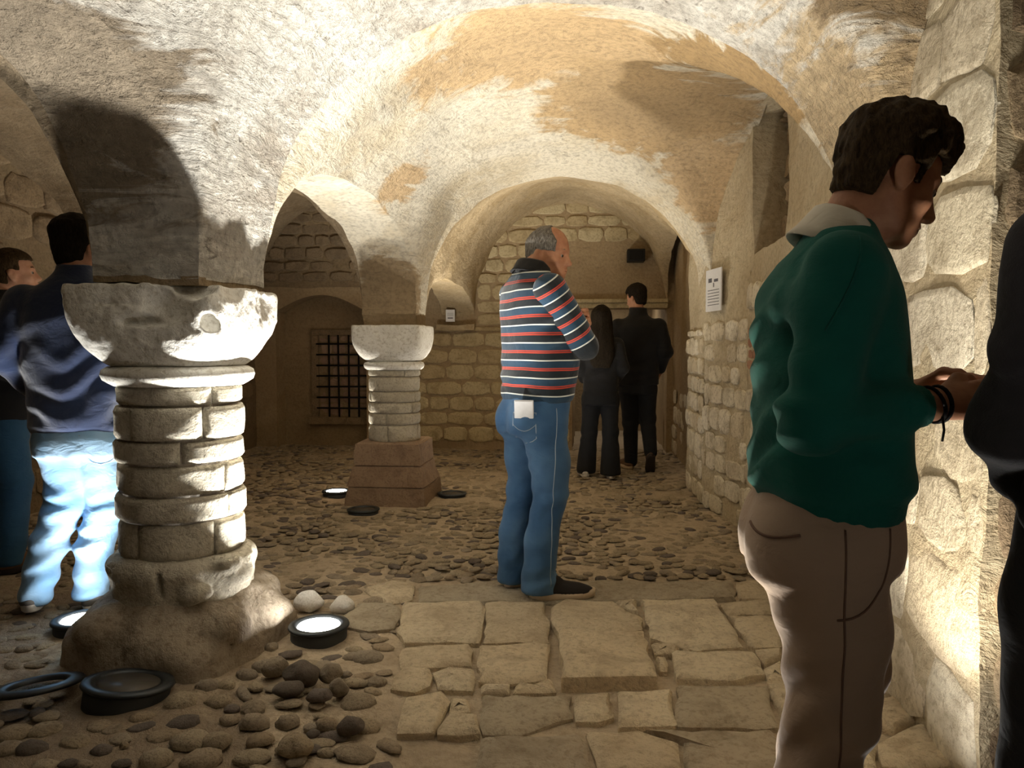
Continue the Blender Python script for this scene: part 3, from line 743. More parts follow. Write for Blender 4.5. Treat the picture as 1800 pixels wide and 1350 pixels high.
col1 = thing('stone_column', 'squat near column with chipped white capital and lumpy brown base beside the lit floor lamps', 'column', (-1.645, 2.98, 0))
# capital: square block rounding down to the round neck, front broken away
v = Vol((-.36, -.36, 1.10), (.36, .36, 1.46), .0075)
def capf(x, y, z):
    t = np.clip((z - 1.125) / .235, 0, 1); h = .225 + .085 * np.sqrt(np.maximum(1 - (1 - t) ** 2, 0)); p = 2.2 + 9 * t ** 1.5
    ax, ay = np.abs(x) / h, np.abs(y) / h
    m = np.maximum(ax, ay) + 1e-9; d = (m * ((ax / m) ** p + (ay / m) ** p) ** (1 / p) - 1) * h
    return np.maximum(d, np.maximum(z - 1.437, 1.127 - z))
v.fn(capf, (-.32, -.32, 1.12), (.32, .32, 1.44))
v.ell((.12, -.36, 1.36), (.135, .10, .10), None, .012, True); v.ell((.03, -.33, 1.30), (.10, .07, .03), None, .01, True)
v.ell((.21, -.31, 1.46), (.10, .12, .09), None, .012, True); v.ell((.33, -.33, 1.38), (.05, .06, .08), None, .01, True)
v.ell((.33, -.16, 1.43), (.05, .10, .05), None, .012, True); v.ell((.33, .12, 1.40), (.04, .10, .09), None, .012, True)
v.ell((.27, -.27, 1.30), (.03, .05, .035), None, .01, True); v.ell((-.32, -.2, 1.30), (.025, .2, .008), None, .004, True)
v.ell((-.10, -.315, 1.365), (.24, .016, .006), None, .003, True)
v.warp(lambda P: np.where(P[:, 2] > 1.2, 1, .45) * (fbm(P * 22, 3, 3) * .0055 + np.maximum(fbm(P * 60, 5, 2) - .5, 0) * .006 * (P[:, 0] > -.1)))
v.mesh('capital', M['capital'], col1)
bm = bmesh.new(); bm_lathe(bm, [(.20, 1.05), (.245, 1.052), (.262, 1.062), (.282, 1.075), (.290, 1.095), (.284, 1.115), (.262, 1.128), (.225, 1.132)], 56)
for q in bm.verts:
    q.co.x += float(vnoise(np.array([[q.co.x * 9, q.co.y * 9, q.co.z * 9]]), 8)[0]) * .005; q.co.y += float(vnoise(np.array([[q.co.x * 9, q.co.y * 9, q.co.z * 9 + 5]]), 9)[0]) * .005
from_bm('neck_ring', bm, M['capital'], col1, True)
bm = bmesh.new(); bm_lathe(bm, [(0, .3), (.222, .3), (.222, 1.06), (0, 1.06)], 40); from_bm('core', bm, M['base'], col1, True)
# shaft courses: joint angles seen from the camera (degrees, -90 faces the camera side)
for ci, (z0, z1, joints) in enumerate([(.385, .522, (-112, -40, 20, 140)), (.530, .625, (-25, 95, 200)), (.633, .745, (-160, -28, 60)), (.755, .838, (-70, 60, 180)), (.846, .972, (-118, -50, 15, 130)), (.980, 1.052, (-40, 80, 190))]):
    for i, a in enumerate(joints):
        b = joints[(i + 1) % len(joints)]
        if b < a: b += 360
        bm = bmesh.new(); wedge(bm, .19, .244 + .004 * math.sin(ci * 2.1), R(a + 8.5 + 1.0), R(b + 8.5 - 1.0), z0 + .002, z1, ci * 7 + i, max(6, int((b - a) / 6)), 7)
        o = from_bm('shaft_block', bm, M['column'], col1, True)
v = Vol((-.36, -.36, .17), (.36, .36, .42), .008)
v.fn(lambda x, y, z: np.sqrt((np.sqrt(x * x + y * y) - .225) ** 2 + ((z - .335) * 1.15) ** 2) - .062, (-.3, -.3, .27), (.3, .3, .4))
v.fn(lambda x, y, z: np.maximum(np.sqrt(x * x + y * y) - .27, np.maximum(.18 - z, z - .31)), (-.3, -.3, .2), (.3, .3, .32), .02)
v.ell((.25, -.12, .36), (.055, .06, .035)); v.ell((.24, -.05, .30), (.07, .09, .05)); v.ell((.17, -.22, .27), (.07, .05, .04)); v.ell((-.2, -.2, .33), (.05, .04, .02), None, .02, True)
v.ell((.05, -.30, .30), (.012, .06, .06), None, .008, True)
v.warp(lambda P: fbm(P * 14, 13, 3) * .008); v.mesh('torus', M['column'], col1)
v = Vol((-.52, -.52, -.06), (.52, .52, .28), .011)
def basef(x, y, z):
    t = np.clip(z / .24, 0, 1); h = .375 - .02 * t - .11 * np.maximum(t - .25, 0) ** 1.6 * 1.6; p = 5 - 2.6 * t
    m = np.maximum(np.abs(x), np.abs(y)) / h + 1e-9
    return np.maximum((m * ((np.abs(x) / h / m) ** p + (np.abs(y) / h / m) ** p) ** (1 / p) - 1) * h, np.maximum(z - .235, -.05 - z))
v.frame((0, 0, 0)); ca, sa = math.cos(R(12)), math.sin(R(12))
v.fn(lambda x, y, z: basef(x * ca - y * sa, x * sa + y * ca, z), (-.48, -.48, -.05), (.48, .48, .24))
for a in (-35, 55, 145, 235): v.ell((.30 * math.cos(R(a)), .30 * math.sin(R(a)), .13), (.13, .12, .09), rot('Z', a), .04)
v.cap((-.5, -.36, .085), (.2, -.46, .09), .012, .012, .02, True); v.cap((-.02, -.5, .0), (-.02, -.3, .2), .008, .008, .01, True)
v.cap((.33, -.33, .0), (.30, -.10, .24), .008, .008, .012, True)
v.warp(lambda P: fbm(P * 8, 17, 4) * .013); v.mesh('base', M['base'], col1)
v.frame(None)

col2 = thing('stone_column', 'farther slim round column on a stepped red sandstone plinth', 'column', (-1.515, 5.98, 0))
v = Vol((-.32, -.32, 1.06), (.32, .32, 1.40), .009)
def capf2(x, y, z):
    t = np.clip((z - 1.10) / .19, 0, 1); h = .195 + .08 * np.sqrt(np.maximum(1 - (1 - t) ** 2, 0)); p = 2.2 + 10 * t ** 1.3
    ax, ay = np.abs(x) / h, np.abs(y) / h; m = np.maximum(ax, ay) + 1e-9
    return np.maximum((m * ((ax / m) ** p + (ay / m) ** p) ** (1 / p) - 1) * h, np.maximum(z - 1.375, 1.10 - z))
v.fn(capf2, (-.28, -.28, 1.1), (.28, .28, 1.38)); v.warp(lambda P: fbm(P * 14, 23, 3) * .003); v.mesh('capital', M['capital'], col2)
bm = bmesh.new(); bm_lathe(bm, [(.17, 1.03), (.215, 1.032), (.232, 1.045), (.240, 1.066), (.232, 1.086), (.205, 1.098), (.17, 1.105)], 48); from_bm('neck_ring', bm, M['capital'], col2, True)
bm = bmesh.new(); bm_lathe(bm, [(0, .3), (.186, .3), (.186, 1.04), (0, 1.04)], 32); from_bm('core', bm, M['base'], col2, True)
for ci, (z0, z1, joints) in enumerate([(.46, .60, (-100, -20, 120)), (.605, .69, (-104, 30, 150)), (.695, .775, (-160, -40, 60)), (.78, .86, (-150, -30, 90)), (.865, .975, (-170, 0, 100)), (.98, 1.03, (-60, 60, 180))]):
    for i, a in enumerate(joints):
        b = joints[(i + 1) % len(joints)]
        if b < a: b += 360
        bm = bmesh.new(); wedge(bm, .16, .204, R(a + 9), R(b + 7.6), z0 + .001, z1, 50 + ci * 7 + i, max(6, int((b - a) / 8)), 5, .004)
        from_bm('shaft_block', bm, M['column'], col2, True)
def plinth(lo, hi, r0, r1, name, cut=()):
    """tapered square block, corner radius r at bottom r0 and top r1"""
    bm = bmesh.new(); pr = []
    for z, r in ((lo, r0), (lo + (hi - lo) * .5, (r0 + r1) / 2), (hi - .012, r1), (hi, r1 - .014)):
        pr.append([bm.verts.new((r * sx + random.Random(int(sx * 7 + sy * 3 + z * 100)).uniform(-.01, .01), r * sy, z)) for sx, sy in ((-1, -1), (-.33, -1.0), (.33, -1), (1, -1), (1, -.3), (1, .3), (1, 1), (0, 1), (-1, 1), (-1, 0))])
    for a, b in zip(pr[:-1], pr[1:]):
        for i in range(10): bm.faces.new((a[i], a[(i + 1) % 10], b[(i + 1) % 10], b[i]))
    bm.faces.new(pr[-1]); bm.faces.new(pr[0][::-1])
    return from_bm(name, bm, M['sandstone'], col2)
plinth(-.03, .14, .315, .30, 'plinth_block'); plinth(.143, .30, .30, .262, 'plinth_block'); plinth(.303, .475, .262, .245, 'plinth_block')

# ------------------------------------------------------------------ floor lamps
def floor_lamp(nm, x, y, watts, col, h, label, lit=True, r=.125, tilt=(0, 0), spot=125, aim=0):
    t = thing('floor_uplight', label, 'lamp', (x, y, 0))
    t.rotation_euler = (tilt[0], tilt[1], 0)
    bm = bmesh.new(); bm_lathe(bm, [(0, -.06), (r * .92, -.06), (r * .92, h - .012), (r * .88, h - .006), (0, h - .006)], 40); from_bm('housing', bm, M['lamp_body'], t, True)
    bm = bmesh.new(); bm_lathe(bm, [(r * .68, h - .008), (r * .96, h - .008), (r, h - .002), (r * .98, h + .006), (r * .82, h + .010), (r * .68, h + .004), (r * .68, h - .008)], 48)
    o = from_bm('trim_ring', bm, M['lamp_ring'], t, True)
    bm = bmesh.new(); bm_lathe(bm, [(0, h + .004), (r * .68, h + .002), (r * .68, h - .004), (0, h - .004)], 40); from_bm('lens', bm, M['lens_on' if lit else 'lens_off'], t, True)
    if lit:
        l = bpy.data.lights.new('bulb', 'SPOT'); l.energy = watts; l.color = col; l.spot_size = R(spot); l.spot_blend = .55; l.shadow_soft_size = .05
        b = link(bpy.data.objects.new('bulb', l), t); b.location = (0, 0, h + .012); b.rotation_euler = (math.pi + aim, 0, 0)
    return t
LBL = {'left of near column': 'lit floor lamp left of the near column at the feet of the navy fleece man', 'right of near column': 'bright lit floor lamp in a raised housing among the cobbles',
 'behind near column': 'floor lamp hidden behind the near column', 'left of far column': 'small lit floor lamp beside the red sandstone plinth', 'behind far column': 'floor lamp hidden behind the far column',
 'near right wall': 'unseen floor lamp added behind the back of the green sweater man', 'at right wall foot': 'unseen floor lamp added between the green sweater man and the right wall', 'right rear': 'added fill lamp behind the viewpoint near the right wall', 'behind striped man': 'added unseen floor lamp behind the striped sweater man before the back wall'}
for (nm, x, y, w, c, r, h, sp) in LAMPS: floor_lamp(nm, x, y, w, c, h, LBL[nm], True, r, (0, 0), sp, R(-5) if 'near column' in nm and y < 3.5 else (R(-22) if 'foot' in nm else 0))
floor_lamp('unlit', -1.573, 2.46, 0, COOL, .045, 'unlit dark floor lamp with dusty glass in front of the near column', False, .15, (R(-7), R(5)))
floor_lamp('unlit', -1.62, 5.45, 0, COOL, .02, 'unlit floor lamp at the front foot of the sandstone plinth', False, .12)
floor_lamp('unlit', -1.08, 6.12, 0, COOL, .02, 'unlit floor lamp right of the sandstone plinth', False, .12)
bm = bmesh.new(); bm_lathe(bm, [(.092, -.008), (.142, -.008), (.147, 0), (.142, .007), (.105, .011), (.092, .004), (.092, -.008)], 56)
o = from_bm('loose_trim_ring', bm, M['lamp_ring'], None, True); x, y = on_floor(66, 1222); o.location = (x, y, .035); o.rotation_euler = (R(-8), R(-7), 0)
tag(o, 'loose dark steel ring lying on the dirt at the left edge', 'ring')

# loose stones that lie on the ground around the lamps
def pebble(label, px, py, w, h, mat, seed, group=None, rz=0):
    x, y = on_floor(px, py); d = math.hypot(x, y); rw = w * d / FPX / 2; rh = h * d / FPX / 2
    v = Vol((-rw * 1.4, -rw * 1.4, -rh * .6), (rw * 1.4, rw * 1.4, rh * 2.6), rw / 12)
    v.ell((0, 0, rh * .85), (rw, rw * .75, rh), None, .004); v.warp(lambda P: vnoise(P / rw * 1.6, seed) * rw * .14)
    r = random.Random(seed)
    for _ in range(3):
        a = r.uniform(0, 6.28); nx, ny, nz = math.cos(a) * .8, math.sin(a) * .8, .6; dd = rw * r.uniform(.62, .8)
        v.clip(lambda P: P[:, 0] * nx + P[:, 1] * ny + (P[:, 2] - rh * .85) * nz - dd)
    o = v.mesh('loose_stone', mat, None, None, 1); o.location = (x, y, 0); o.rotation_euler = (0, 0, rz); tag(o, label, 'stone', group)
G = 'loose stones around the raised lamp'
pebble('smaller white stone behind the bright raised lamp beside a grey flagstone', 602, 1078, 44, 34, M['white_stone'], 1, G)
pebble('larger white stone between the near column base and the bright raised lamp', 545, 1072, 56, 34, M['white_stone'], 2, G, .3)
pebble('grey angular stone touching the front of the raised lamp', 530, 1203, 64, 42, M['cobble_dark'], 3, G)
pebble('tan long stone left of the grey angular stone', 484, 1186, 46, 36, M['cobble_pale'], 4, G, .6)
pebble('mottled grey stone below the long tan stone', 505, 1222, 58, 24, M['cobble_dark'], 5, G)
pebble('smooth dark brown stone near the mottled grey one', 561, 1233, 48, 24, M['cobble_dark'], 6, G)
pebble('round tan stone right of the grey angular stone', 580, 1196, 44, 32, M['cobble_pale'], 7, G)
pebble('small tan stone right of the smooth dark brown stone', 597, 1222, 36, 32, M['cobble_pale'], 8, G)
pebble('glossy black brown stone beside the flagstones', 617, 1290, 52, 34, M['cobble_dark'], 9, G)
pebble('large smooth reddish brown stone at the lower edge', 517, 1326, 66, 34, M['cobble'], 10, G)

# ------------------------------------------------------------------ notices and box
def notice(label, c, u, w, h, lines, nrm):
    t = thing('paper_notice', label, 'notice', c); U = Vector(u).normalized(); Nn = Vector(nrm).normalized()
    t.matrix_world = Matrix(((U.x, -Nn.x, 0, c[0]), (U.y, -Nn.y, 0, c[1]), (U.z, -Nn.z, 1, c[2]), (0, 0, 0, 1)))
    bm = bmesh.new(); bm_box(bm, (-w / 2, -.004, -h / 2), (w / 2, .004, h / 2)); from_bm('sheet', bm, M['paper'], t)
    bm = bmesh.new()
    for (x0, x1, zz, th) in lines: bm_box(bm, (x0 * w, -.0055, zz * h - th / 2), (x1 * w, -.0035, zz * h + th / 2))
    from_bm('print', bm, M['ink'], t)
sp3 = Vector((.89 - XW, .8, 0)).normalized()
q = Vector((XW, 5.1, 0)) + sp3 * .55; nn = Vector((-sp3.y, sp3.x, 0))
notice('large white notice sheet on the right wall', (q.x + nn.x * .035, q.y + nn.y * .035, 1.615), sp3, .30, .30, [(-.3, -.05, .22, .02), (.1, .32, .24, .03), (-.05, .0, .12, .03)] + [(-.38, .36, .0 - .07 * i, .004) for i in range(6)], nn)
c = on_y(792, 558, 8.90)
notice('small white label on the back wall near the far column', (c[0], 8.885, c[2] + .02), (1, 0, 0), .105, .14, [(-.3, .3, -.2, .012)] + [(-.35, .35, .2 - .1 * i, .003) for i in range(3)], (0, -1, 0))
c = on_y(1118, 449, 8.85)
t = thing('wall_box', 'small black box mounted high on the back wall of the arch', 'box', (c[0], 8.92, c[2]))
bm = bmesh.new(); bm_box(bm, (-.10, -.12, -.07), (.10, .06, .07), .012); from_bm('casing', bm, M['black'], t)
bm = bmesh.new(); bm_box(bm, (-.075, -.126, -.05), (.075, -.118, .05), .003); from_bm('front_panel', bm, M['iron'], t)
bm = bmesh.new(); bm_box(bm, (-.02, .05, -.02), (.02, .12, .02), .003); from_bm('bracket', bm, M['iron'], t)

# ------------------------------------------------------------------ people
def skin(name, c, c2):
    n = N(name); p = n.pos(obj=True); m = n.noise(p, 26, 4, .6)
    n.b.inputs['Subsurface Weight'].default_value = .08; n.b.inputs['Subsurface Radius'].default_value = (.01, .004, .002)
    return n.done(n.mix(n.ramp(m, [(.35, 0), (.65, 1)]), c, c2), .55, n.bump(n.noise(p, 160, 3), .12, .002))
def hairmat(name, c, c2):
    n = N(name); n.b.inputs['Specular IOR Level'].default_value = .04; p = n.pos((1, 1, .35), obj=True); w = n.noise(p, 130, 4, .7, .6)
    return n.done(n.mix(n.ramp(w, [(.35, 0), (.7, 1)]), c, c2), .6, n.bump(w, .7, .006))
M['skin'] = skin('fair_skin', (.52, .29, .19), (.44, .22, .14))
M['skin_warm'] = skin('tanned_skin', (.46, .23, .13), (.36, .16, .09))
M['hair_dark'] = hairmat('dark_hair', (.010, .008, .006), (.028, .021, .014))
M['hair_brown'] = hairmat('brown_hair', (.022, .014, .008), (.075, .048, .022))
M['hair_grey'] = hairmat('greying_hair', (.07, .06, .05), (.26, .24, .21))
M['eye_white'] = plain('eye_white', (.36, .31, .27), .4); M['iris'] = plain('eye_iris', (.05, .035, .02), .25)
M['lip'] = plain('lip', (.33, .13, .10), .5)
M['jeans'] = cloth('blue_denim', (.035, .095, .20), (.11, .22, .37), 70, .3, .85, .1, 3.2, .75)
M['jeans_pale'] = cloth('pale_blue_denim', (.13, .27, .45), (.38, .55, .72), 70, .3, .85, .1, 3.0, .8)
M['jeans_dark'] = cloth('dark_blue_denim', (.02, .07, .14), (.035, .11, .20), 70, .3, .85, .1, 3.2, .6)
M['stitch'] = plain('denim_stitching', (.35, .42, .50), .8)
M['sweater'] = cloth('green_knit', (.003, .085, .066), (.004, .12, .092), 110, .5, .9, .04, 5, .5)
M['collar'] = cloth('cream_collar', (.62, .57, .46), (.55, .50, .40), 90, .2, .85, .05)
M['chino'] = cloth('pink_beige_chino', (.36, .26, .185), (.42, .31, .225), 90, .25, .85, .1)
M['chino_seam'] = plain('chino_seam', (.17, .10, .07), .9)
M['navy'] = cloth('navy_fleece', (.010, .020, .062), (.016, .036, .10), 80, .5, .95, .5)
M['black_cloth'] = cloth('black_cloth', (.008, .008, .009), (.013, .013, .014), 70, .3, .85, .1)
M['black_trouser'] = cloth('black_trousers', (.010, .011, .013), (.017, .018, .02), 70, .3, .85, .05)
M['coat'] = cloth('charcoal_coat', (.018, .018, .021), (.045, .042, .052), 60, .6, .8, .1, 9, .6)
M['shoe_dark'] = plain('dark_shoe', (.022, .019, .018), .7); M['shoe_grey'] = plain('grey_shoe', (.12, .115, .11), .7); M['shoe_brown'] = plain('brown_shoe', (.17, .10, .06), .7)
M['sole_cream'] = plain('cream_sole', (.64, .52, .37), .7); M['sole_white'] = plain('white_sole', (.66, .64, .60), .7); M['sole_dark'] = plain('dark_sole', (.05, .04, .035), .8)
M['shoe_white'] = plain('white_shoe', (.68, .66, .62), .7)
M['belt'] = plain('dark_belt', (.015, .013, .012), .6); M['cord'] = plain('black_cord', (.01, .009, .009), .8)
def striped():
    n = N('striped_knit'); at = n.new('ShaderNodeAttribute', attribute_name='stripe').outputs['Fac']
    f = n.math('FRACT', n.math('DIVIDE', at, .083))
    def bnd(c, w): return n.math('LESS_THAN', n.math('ABSOLUTE', n.math('SUBTRACT', f, c)), w)
    red = n.math('MULTIPLY', bnd(.30, .085), n.math('GREATER_THAN', n.math('ABSOLUTE', n.math('SUBTRACT', f, .30)), .016))
    col = n.mix(n.ramp(f, [(.0, 0), (.28, 0), (.32, 1), (.80, 1), (.84, 0)]), (.012, .016, .020), (.016, .042, .075))
    col = n.mix(red, col, (.46, .055, .03)); col = n.mix(bnd(.80, .036), col, (.60, .62, .58))
    p = n.pos(obj=True); b = n.bump(n.noise(p, 300, 2, .6), .3, .002); b = n.bump(n.noise(p, 11, 3, .5, .6), .5, .014, b)
    n.b.inputs['Sheen Weight'].default_value = .2
    return n.done(col, .9, b)
M['striped'] = striped()

def head_vol(v, o, Mh, s=1.0, chin=1.0):
    """head in its own frame: +x faces forward, origin between the ears at eye level"""
    v.frame(o, np.array(Mh) * s if False else Mh)
    v.ell((-.012, 0, .032), (.100 * s, .078 * s, .092 * s), None, .02)
    v.ell((.026, 0, -.035), (.070 * s, .062 * s, .088 * s), None, .03)
    v.ell((.038, 0, -.088), (.050 * s, .047 * s, .034 * s), None, .03)
    v.cap((-.01, .052, -.055), (.035, .036, -.098), .018, .016, .03); v.cap((-.01, -.052, -.055), (.035, -.036, -.098), .018, .016, .03)
    v.ell((.074, 0, -.108 * chin), (.021, .024, .018), None, .02)
    for e in (-1, 1):
        v.ell((.056, e * .042, -.036), (.026, .024, .020), None, .02)
        v.cap((.084, e * .012, .017), (.068, e * .046, .014), .0125, .010, .014)
        v.ell((.098, e * .031, -.006), (.016, .017, .012), None, .012, True)
        v.ell((.102, e * .013, -.045), (.011, .009, .008), None, .008)
        v.cap((.088, e * .034, .002), (.086, e * .024, .004), .004, .004, .004)
        # ear: rim and hollow
        Me = rot('Y', -12) @ rot('Z', e * -9)
        v.ell((-.010, e * .083, -.014), (.023, .010, .034), Me, .006)
        v.ell((-.003, e * .093, -.010), (.0135, .010, .023), Me, .004, True)
        v.ell((.004, e * .080, -.018), (.008, .007, .010), Me, .004)
        v.ell((-.004, e * .081, -.043), (.011, .007, .010), Me, .006)
    v.cap((.086, 0, .006), (.110, 0, -.036), .0095, .0125, .012); v.ell((.113, 0, -.041), (.013, .012, .011), None, .008)
    v.cap((.092, -.019, -.073), (.098, 0, -.069), .006, .008, .008); v.cap((.092, .019, -.073), (.098, 0, -.069), .006, .008, .008)
    v.cap((.088, -.016, -.083), (.094, 0, -.082), .007, .009, .008); v.cap((.088, .016, -.083), (.094, 0, -.082), .007, .009, .008)
    v.cap((.094, -.022, -.0775), (.100, 0, -.0768), .0025, .0025, .004, True); v.cap((.094, .022, -.0775), (.100, 0, -.0768), .0025, .0025, .004, True)
    v.frame(None)
def eyes(parent, o, Mh):
    Mh = np.array(Mh)
    for e in (-1, 1):
        bm = bmesh.new(); bmesh.ops.create_uvsphere(bm, u_segments=14, v_segments=10, radius=.0112); ob = from_bm('eye', bm, M['eye_white'], parent, True); ob.location = Mh @ np.array((.0770, e * .031, -.006)) + o
        bm = bmesh.new(); bmesh.ops.create_uvsphere(bm, u_segments=10, v_segments=8, radius=.0072); io = from_bm('iris', bm, M['iris'], ob, True); io.location = Mh @ np.array((.0062, e * .001, -.001))
def brows(parent, o, Mh, mat):
    Mh = np.array(Mh)
    for e in (-1, 1): tube('eyebrow', [Mh @ np.array(q) + o for q in ((.0935, e * .013, .017), (.0885, e * .028, .024), (.0775, e * .044, .022))], .0042, mat, parent, 6)
def hair(name, parent, mat, o, Mh, h, fn, thick, lo=.16, noise=.004, freq=60, extra=None):
    """shell over the skull; fn(local points) <= 0 where hair grows; thick(local) thickness"""
    Mh = np.array(Mh); v = Vol(np.array(o) - lo, np.array(o) + lo, h); v.frame(o, Mh); v.ell((-.012, 0, .032), (.103, .081, .095), None, .01); v.ell((-.03, 0, -.035), (.068, .066, .07), None, .03)
    if extra: extra(v)
    v.frame(None)
    idx = np.argwhere(v.F < .06); P = np.stack([v.ax[i][idx[:, i]] for i in range(3)], axis=1); L = (P - o) @ Mh
    d = v.F[idx[:, 0], idx[:, 1], idx[:, 2]]; d = d - thick(L) + fbm(L * freq * np.array([1, 1, .55]), 41, 2) * noise
    d = np.maximum(d, fn(L) + vnoise(L * 90, 43) * .003)
    v.F[:] = 1; v.F[idx[:, 0], idx[:, 1], idx[:, 2]] = d
    return v.mesh(name, mat, parent)
def hand(v, o, Mf, curl=(30, 40, 30), spread=5, left=False, thumb_in=.0, k=.005, s=1.0):
    """palm, four fingers of unequal length and thumb; frame x = fingers, y = thumb side, z = back of hand"""
    Mf = np.array(Mf); m = np.diag([1, -1 if left else 1, 1]); v.frame(o, Mf @ m * s if s != 1 else Mf @ m)
    for y, r in ((.028, .013), (.009, .0135), (-.010, .013), (-.028, .012)): v.cap((.012, y * .55, 0), (.084, y, .002), .017, r, .012)
    v.cap((-.03, 0, 0), (.03, 0, 0), .025, .026, .015)
    LN = [(.042, .026, .021), (.047, .030, .022), (.043, .028, .021), (.033, .021, .018)]
    for i, y in enumerate((.029, .010, -.010, -.029)):
        p = np.array((.086, y, .001)); a = 0; az = R(spread * (1.5 - i)); pts = [p - np.array((.02, 0, 0))]; pts.append(p)
        for j in range(3):
            a += R(curl[j] * (1 + .12 * i)); p = p + LN[i][j] * np.array((math.cos(a) * math.cos(az), math.cos(a) * math.sin(az), -math.sin(a))); pts.append(p)
        v.chain(pts, [.0105, .0100, .0092, .0084, .0072], k)
    t = [np.array((.010, .022, -.004)), np.array((.042, .050 - thumb_in * .4, -.014)), np.array((.070, .058 - thumb_in, -.026)), np.array((.092, .056 - thumb_in * 1.6, -.036))]
    v.chain(t, [.016, .0130, .0110, .0088], .008); v.frame(None)
def folds(pts, amp, freq, r, seed=0, axis=2):
    """cloth creases gathered around given points (knees, elbows, waist)"""
    def f(P):
        s = np.zeros(len(P))
        for q in pts:
            q = np.array(q); D = P - q; d2 = (D ** 2).sum(axis=1); w = np.exp(-d2 / (2 * r * r))
            ph = vnoise(P * 7, seed) * 2.2; g = D[:, axis] + .45 * D[:, 0] * (1 if seed % 2 else -1) + .25 * D[:, 1]
            s += w * np.sin(g * freq + ph * 1.5)
        return s * amp + fbm(P * np.array([7, 7, 5]), seed + 3, 2) * amp * .55
    return f
def shoe(parent, o, yaw, up, sole, L=.29, pitch=0, hi=.075):
    """shoe with its own sole; o = heel on the ground"""
    Mz = rot('Z', yaw) @ rot('Y', pitch); o = np.array(o, float); e = .22
    v = Vol(o - .34, o + .34, .008); v.frame(o, Mz)
    v.cap((.045, 0, .055), (.06, 0, hi + .02), .042, .040, .02); v.ell((.12, 0, .045), (.13, .043, .045), None, .03); v.ell((L - .085, 0, .038), (.085, .047, .034), None, .03); v.ell((.05, 0, .04), (.055, .037, .045), None, .02)
    v.cap((.12, 0, .085), (.06, 0, .11), .03, .036, .02); v.frame(None)
    v.clip(lambda P: .030 - ((P - o) @ Mz)[:, 2]); v.warp(lambda P: vnoise(P * 30, 3) * .0015)
    sh = v.mesh('shoe', up, parent)
    n = 28; V = []; F = []
    for z, g in ((0, -.003), (.006, .005), (.030, .009), (.040, .003)):
        for i in range(n):
            a = 2 * math.pi * i / n; c, s = math.cos(a), math.sin(a); w = .043 + .008 * max(0, c) - .006 * math.exp(-(c + .1) ** 2 * 8)
            V.append(Mz @ np.array((L / 2 - .002 + (L / 2 + g) * c, (w + g) * s, z + .014 * max(0, c) ** 3)) + o)
    for j in range(3):
        for i in range(n): F.append((j * n + i, j * n + (i + 1) % n, (j + 1) * n + (i + 1) % n, (j + 1) * n + i))
    bm = bmesh.new(); vv = [bm.verts.new(p) for p in V]
    for f in F: bm.faces.new([vv[i] for i in f])
    bm.faces.new(vv[:n][::-1]); bm.faces.new(vv[3 * n:])
    from_bm('sole', bm, sole, sh, True)
    return sh
def tube(name, pts, r, mat, parent, seg=8):
    bm = bmesh.new(); pts = [Vector(p) for p in pts]; rings = []
    for i, p in enumerate(pts):
        d = (pts[min(i + 1, len(pts) - 1)] - pts[max(i - 1, 0)]).normalized(); a = d.orthogonal().normalized() if i == 0 else (pa - d * pa.dot(d)).normalized(); pa = a; b = d.cross(a)
        rings.append([bm.verts.new(p + (a * math.cos(2 * math.pi * k / seg) + b * math.sin(2 * math.pi * k / seg)) * r) for k in range(seg)])
    for x, y in zip(rings[:-1], rings[1:]):
        for k in range(seg): bm.faces.new((x[k], x[(k + 1) % seg], y[(k + 1) % seg], y[k]))
    bm.faces.new(rings[0][::-1]); bm.faces.new(rings[-1])
    return from_bm(name, bm, mat, parent, True)
def ring_pts(c, r, Mr, n=20, rx=1.0):
    Mr = np.array(Mr); return [Mr @ np.array((0, r * rx * math.cos(2 * math.pi * i / n), r * math.sin(2 * math.pi * i / n))) + np.array(c) for i in range(n + 1)]
def on_surface(ob, p, d):
    """nearest hit on a mesh (local coordinates) from p along d"""
    ok, loc, nrm, _ = ob.ray_cast(Vector(p), Vector(d).normalized()); return (loc, nrm) if ok else (Vector(p), Vector(d) * -1)
def seam(name, ob, path, d, r, mat, parent):
    pts = []
    for p in path:
        l, n = on_surface(ob, p, d); pts.append(l + n * r * .3)
    return tube(name, pts, r, mat, parent, 5)
def core(v, neck, sh, k=.02):
    """hidden continuation of the body below the neck"""
    v.cap(neck, (neck[0] - .01, 0, neck[2] - .25), .055, .09, .03)
    for s in sh: v.chain(s, [.04] * len(s), .03)

# ---- man in green sweater (facing the right wall, seen from behind his right side)
x0, y0 = .508, 1.656
g = thing('person', 'man in a green sweater with cream collar and pinkish trousers looking down at his hands', 'person', (x0, y0, 0), R(-4))
HO = np.array((.105, .0, 1.550)); HM = rot('Z', 13) @ rot('Y', 25)
v = Vol((-.35, -.42, .95), (.55, .42, 1.80), .0052)
head_vol(v, HO, HM)
v.chain([(.055, 0, 1.50), (.010, 0, 1.41), (-.01, 0, 1.30)], [.060, .060, .075], .03)
elbR, wrR = np.array((-.085, -.235, 1.075)), np.array((.160, -.135, 1.095)); elbL, wrL = np.array((-.03, .235, 1.05)), np.array((.195, .075, 1.10))
v.chain([(-.03, 0, 1.30), (-.03, 0, 1.0)], [.08, .08]); v.chain([(-.02, -.13, 1.34), elbR, wrR], [.045, .04, .030], .03); v.chain([(-.02, .13, 1.34), elbL, wrL], [.045, .04, .030], .03)
def basis(x, z):
    x = np.array(x, float); x /= np.linalg.norm(x); z = np.array(z, float); z -= x * (x @ z); z /= np.linalg.norm(z); return np.stack([x, np.cross(z, x), z], axis=1)
hand(v, wrR + np.array((.015, .006, .002)), basis((.93, .22, .06), (-.25, -.95, .18)), (32, 38, 30), 2, False, .012)
